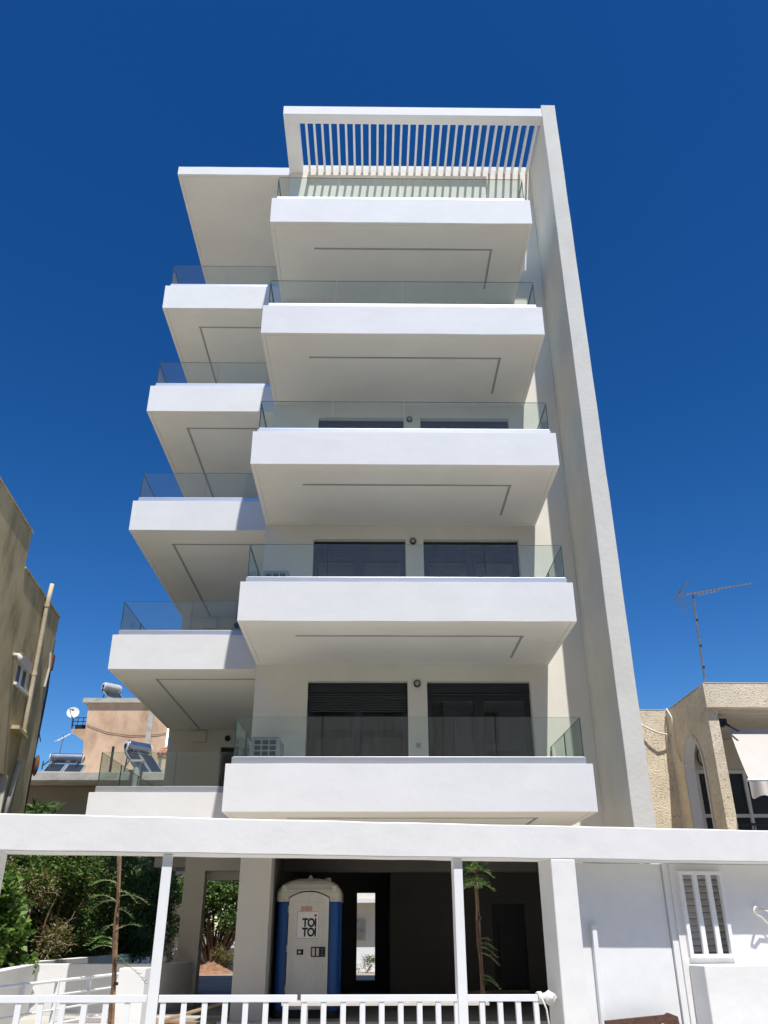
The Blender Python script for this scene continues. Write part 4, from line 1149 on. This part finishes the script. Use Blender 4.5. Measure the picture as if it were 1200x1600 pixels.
def shrub(name, x, y, z0, clumps, nleaf, size, lm, seed, label, cat='shrub', group='garden greenery left of the building', trunk=0.05, twig='bark', ntw=14, aspect=0.5, shell=0.45):
    t = thing(name, (x, y, z0), label, cat, group)
    rng = random.Random(seed)
    cl = [(x + a, y + b, z0 + c, d, e, f) for a, b, c, d, e, f in clumps]
    m = MB(); branches(m, (x, y, z0 - 0.1), [(c[0], c[1], c[2]) for c in cl], trunk, rng)
    for k in range(ntw):
        c = rng.choice(cl); s_ = Vector(c[:3]); e_ = s_ + Vector((rng.gauss(0, 1) * c[3], rng.gauss(0, 1) * c[4], rng.gauss(0.2, 0.8) * c[5])) * 0.8
        branches(m, s_, [e_], trunk * 0.25, rng, 4, 0.1)
    m.build('branches', M[twig], t, smooth=True)
    fo_ = leaves_mesh('foliage', M[lm], t, clump_points(nleaf, cl, seed, shell), size, seed + 1, aspect=aspect)
    fo_['kind'] = 'stuff'
    return t

def rand_clumps(n, rx, ry, z0, z1, cr, seed):
    r = random.Random(seed)
    return [(r.uniform(-rx, rx), r.uniform(-ry, ry), r.uniform(z0, z1), cr * r.uniform(0.7, 1.3), cr * r.uniform(0.7, 1.3), cr * r.uniform(0.6, 1.1)) for _ in range(n)]
shrub('broadleaf_shrub', -7.25, 17.2, 0.0, rand_clumps(18, 0.7, 0.8, 0.9, 2.55, 0.36, 3), 6500, 0.15, 'leaf_bright', 11, 'bright green broad leaved shrub at the left edge behind the low wall', aspect=0.75)
shrub('dry_shrub', -7.35, 19.3, 0.0, rand_clumps(16, 0.6, 0.9, 0.8, 2.9, 0.42, 5), 5200, 0.075, 'leaf_dry', 21, 'twiggy half dry shrub between the green bushes', trunk=0.045, twig='twig', ntw=90)
shrub('evergreen_tree', -7.55, 22.3, 0.0, rand_clumps(24, 0.9, 1.1, 0.7, 3.4, 0.5, 7), 13000, 0.12, 'leaf_dark', 31, 'dark evergreen tree behind the thin staked sapling', cat='tree')
shrub('evergreen_tree', -7.5, 25.4, 0.0, rand_clumps(26, 1.1, 1.2, 0.7, 3.7, 0.55, 8), 13000, 0.125, 'leaf_dark', 41, 'dark evergreen tree left of the thin white railing post', cat='tree')
shrub('evergreen_tree', -7.2, 28.6, 0.1, rand_clumps(26, 1.2, 1.2, 0.7, 3.8, 0.55, 9), 12000, 0.125, 'leaf_citrus', 51, 'leafy tree seen right of the thin white post beside the pier', cat='tree')
shrub('citrus_tree', -6.2, 36.6, 0.15, rand_clumps(26, 1.5, 0.8, 1.55, 3.8, 0.65, 10), 13000, 0.14, 'leaf_citrus', 61, 'citrus tree in sun seen through the left ground floor opening', cat='tree', trunk=0.08, aspect=0.6)
shrub('climbing_shrub', -7.7, 20.6, 0.0, rand_clumps(12, 0.7, 0.8, 2.4, 3.4, 0.40, 12), 5000, 0.115, 'leaf_citrus', 71, 'lighter green bush under the beam above the dry shrub')
shrub('weed_clump', -5.55, 35.6, 0.2, rand_clumps(8, 0.28, 0.3, 0.2, 0.85, 0.25, 14), 900, 0.12, 'leaf_dry', 81, 'dry weeds beside the red soil heap', cat='weeds', trunk=0.015, aspect=0.25)
shrub('dry_bush', -0.24, 35.2, 0.2, rand_clumps(7, 0.32, 0.2, 0.1, 0.5, 0.18, 15), 500, 0.06, 'leaf_dark', 91, 'bare dry bush before the white yard wall', cat='shrub', trunk=0.012, ntw=50)
shrub('hedge', -9.6, 31.0, 0.0, rand_clumps(30, 2.6, 0.6, 0.4, 3.6, 0.65, 16), 15000, 0.11, 'leaf_dark', 101, 'dense dark hedge closing the garden behind the other greenery', cat='hedge')
shrub('hedge', -8.0, 24.0, 0.0, rand_clumps(14, 0.5, 2.6, 0.4, 3.2, 0.55, 17), 9000, 0.10, 'leaf_dark', 111, 'dark hedge along the garden wall in deep shade', cat='hedge')
# red soil heap
bm = bmesh.new(); bmesh.ops.create_grid(bm, x_segments=28, y_segments=28, size=1)
rnd = random.Random(2)
for v in bm.verts:
    r = math.hypot(v.co.x, v.co.y); z = max(0, 1 - r) ** 1.1 * 0.38
    v.co = Vector((v.co.x * 0.95, v.co.y * 1.2, z * (1 + rnd.uniform(-0.3, 0.3)) - 0.01))
me = bpy.data.meshes.new('soil_heap'); bm.to_mesh(me); bm.free(); me.materials.append(M['soil'])
so = link_mesh('soil_heap', me, origin=(-5.95, 35.0, 0.20))
tag(so, 'heap of red soil seen through the left ground floor opening', 'soil heap')
# yucca showing above the beam
yc = thing('yucca', (-9.3, 24.3, 0), 'spiky dark green plant peeking above the beam at left', 'plant')
m = MB(); m.tube([(-9.3, 24.3, 0), (-9.2, 24.4, 2.2), (-9.35, 24.5, 4.55)], [0.12, 0.09, 0.07], 8); m.build('trunk', M['bark'], yc)
m = MB(); rnd = random.Random(9)
for k in range(150):
    c = Vector((-9.35 + rnd.gauss(0, 0.28), 24.5 + rnd.gauss(0, 0.15), 4.5 + rnd.gauss(0, 0.12)))
    d = Vector((rnd.gauss(0, 1), rnd.gauss(0, 1), rnd.uniform(-0.1, 1.1))).normalized(); L = rnd.uniform(0.25, 0.5); s_ = d.orthogonal().normalized() * 0.028
    m.add([c - s_, c + s_, c + d * L * 0.6 + s_ * 0.9 - Vector((0, 0, 0.02)), c + d * L - Vector((0, 0, 0.06)), c + d * L * 0.6 - s_ * 0.9 - Vector((0, 0, 0.02))], [(0, 1, 2, 3, 4)])
m.build('blades', M['leaf_dark'], yc)

# staked saplings behind the fence
def sapling(x, y, z0, lean, ztop, fronds, seed, label, stake=True):
    t = thing('sapling', (x, y, z0), label, 'sapling', 'staked saplings behind the fence')
    rng = random.Random(seed)
    P = lambda z: Vector((x + lean * (z - z0) + 0.012 * math.sin(z * 7), y, z))
    m = MB(); zs = np.linspace(z0, ztop, 12); m.tube([P(z) for z in zs], [0.021 - 0.008 * k / 11 for k in range(12)], 8); m.build('trunk', M['bark'], t, smooth=True)
    if stake:
        m = MB(); m.tube([P(z0) + Vector((0.012, 0.03, 0)), P(ztop - 0.05) + Vector((0.018, 0.03, 0))], [0.024, 0.020], 8); st = m.build('stake', M['stake'], t)
        for z in (z0 + 0.9, z0 + 1.6): MB().tube([P(z) + Vector((0.02, 0.02, 0)), P(z + 0.035) + Vector((0.02, 0.02, 0))], 0.036, 10).build('tie', M['iron'], st)
    lv_ = MB(); tw = MB()
    for (z, ang, L, dz) in fronds:
        a = P(z); d = Vector((math.cos(ang), math.sin(ang) * 0.7, dz))
        pts = [a + d * L * u - Vector((0, 0, 0.6 * L * u * u)) for u in np.linspace(0, 1, 8)]
        tw.tube(pts, [0.007, 0.006, 0.005, 0.004, 0.003, 0.003, 0.002, 0.002], 5)
        for u in np.linspace(0.15, 1.0, 15):
            c = a + d * L * u - Vector((0, 0, 0.6 * L * u * u))
            dn = d.normalized(); sd = Vector((-dn.y, dn.x, 0.0))
            if sd.length < 0.1: sd = Vector((1, 0, 0))
            sd.normalize()
            for sg in (-1, 1):
                w_ = sd * sg + Vector((0, 0, rng.uniform(-0.25, 0.25))) + dn * 0.35
                w_.normalize(); ll = 0.085 * (1.15 - 0.6 * abs(u - 0.5)) * rng.uniform(0.8, 1.2); hh = dn * 0.011
                lv_.add([c, c + w_ * ll * 0.5 + hh, c + w_ * ll, c + w_ * ll * 0.5 - hh], [(0, 1, 2, 3)])
    tag(tw.build('twigs', M['twig'], t, smooth=True), kind='stuff')
    tag(lv_.build('leaflets', M['leaf_feather'], t), kind='stuff')
rng = random.Random(3)
fr1 = [(rng.uniform(1.2, 2.2), rng.choice([0, 0.4, -0.4, 3.0, 2.7, 3.5, 0.2]), rng.uniform(0.16, 0.42), rng.uniform(0.0, 0.8)) for _ in range(13)]
sapling(-3.02, 11.4, 0.12, -0.085, 2.62, fr1, 5, 'leaning staked sapling with sparse feathery leaves at left')
fr2 = [(rng.uniform(2.08, 2.45), rng.uniform(0, 6.28), rng.uniform(0.12, 0.24), rng.uniform(0.0, 0.7)) for _ in range(26)]
fr2 += [(1.45, 0.1, 0.2, 0.3), (1.42, 0.3, 0.22, 0.1), (1.5, -0.4, 0.15, 0.5), (1.36, 0.0, 0.22, 0.0), (1.12, 0.1, 0.15, 0.1), (1.08, 0.0, 0.2, 0.1), (0.62, 0.2, 0.25, 0.1), (0.6, 2.9, 0.2, 0.2)]
sapling(1.305, 11.3, 0.12, -0.012, 2.62, fr2, 6, 'upright sapling with tufts of fern like leaves before the dark entrance', stake=True)
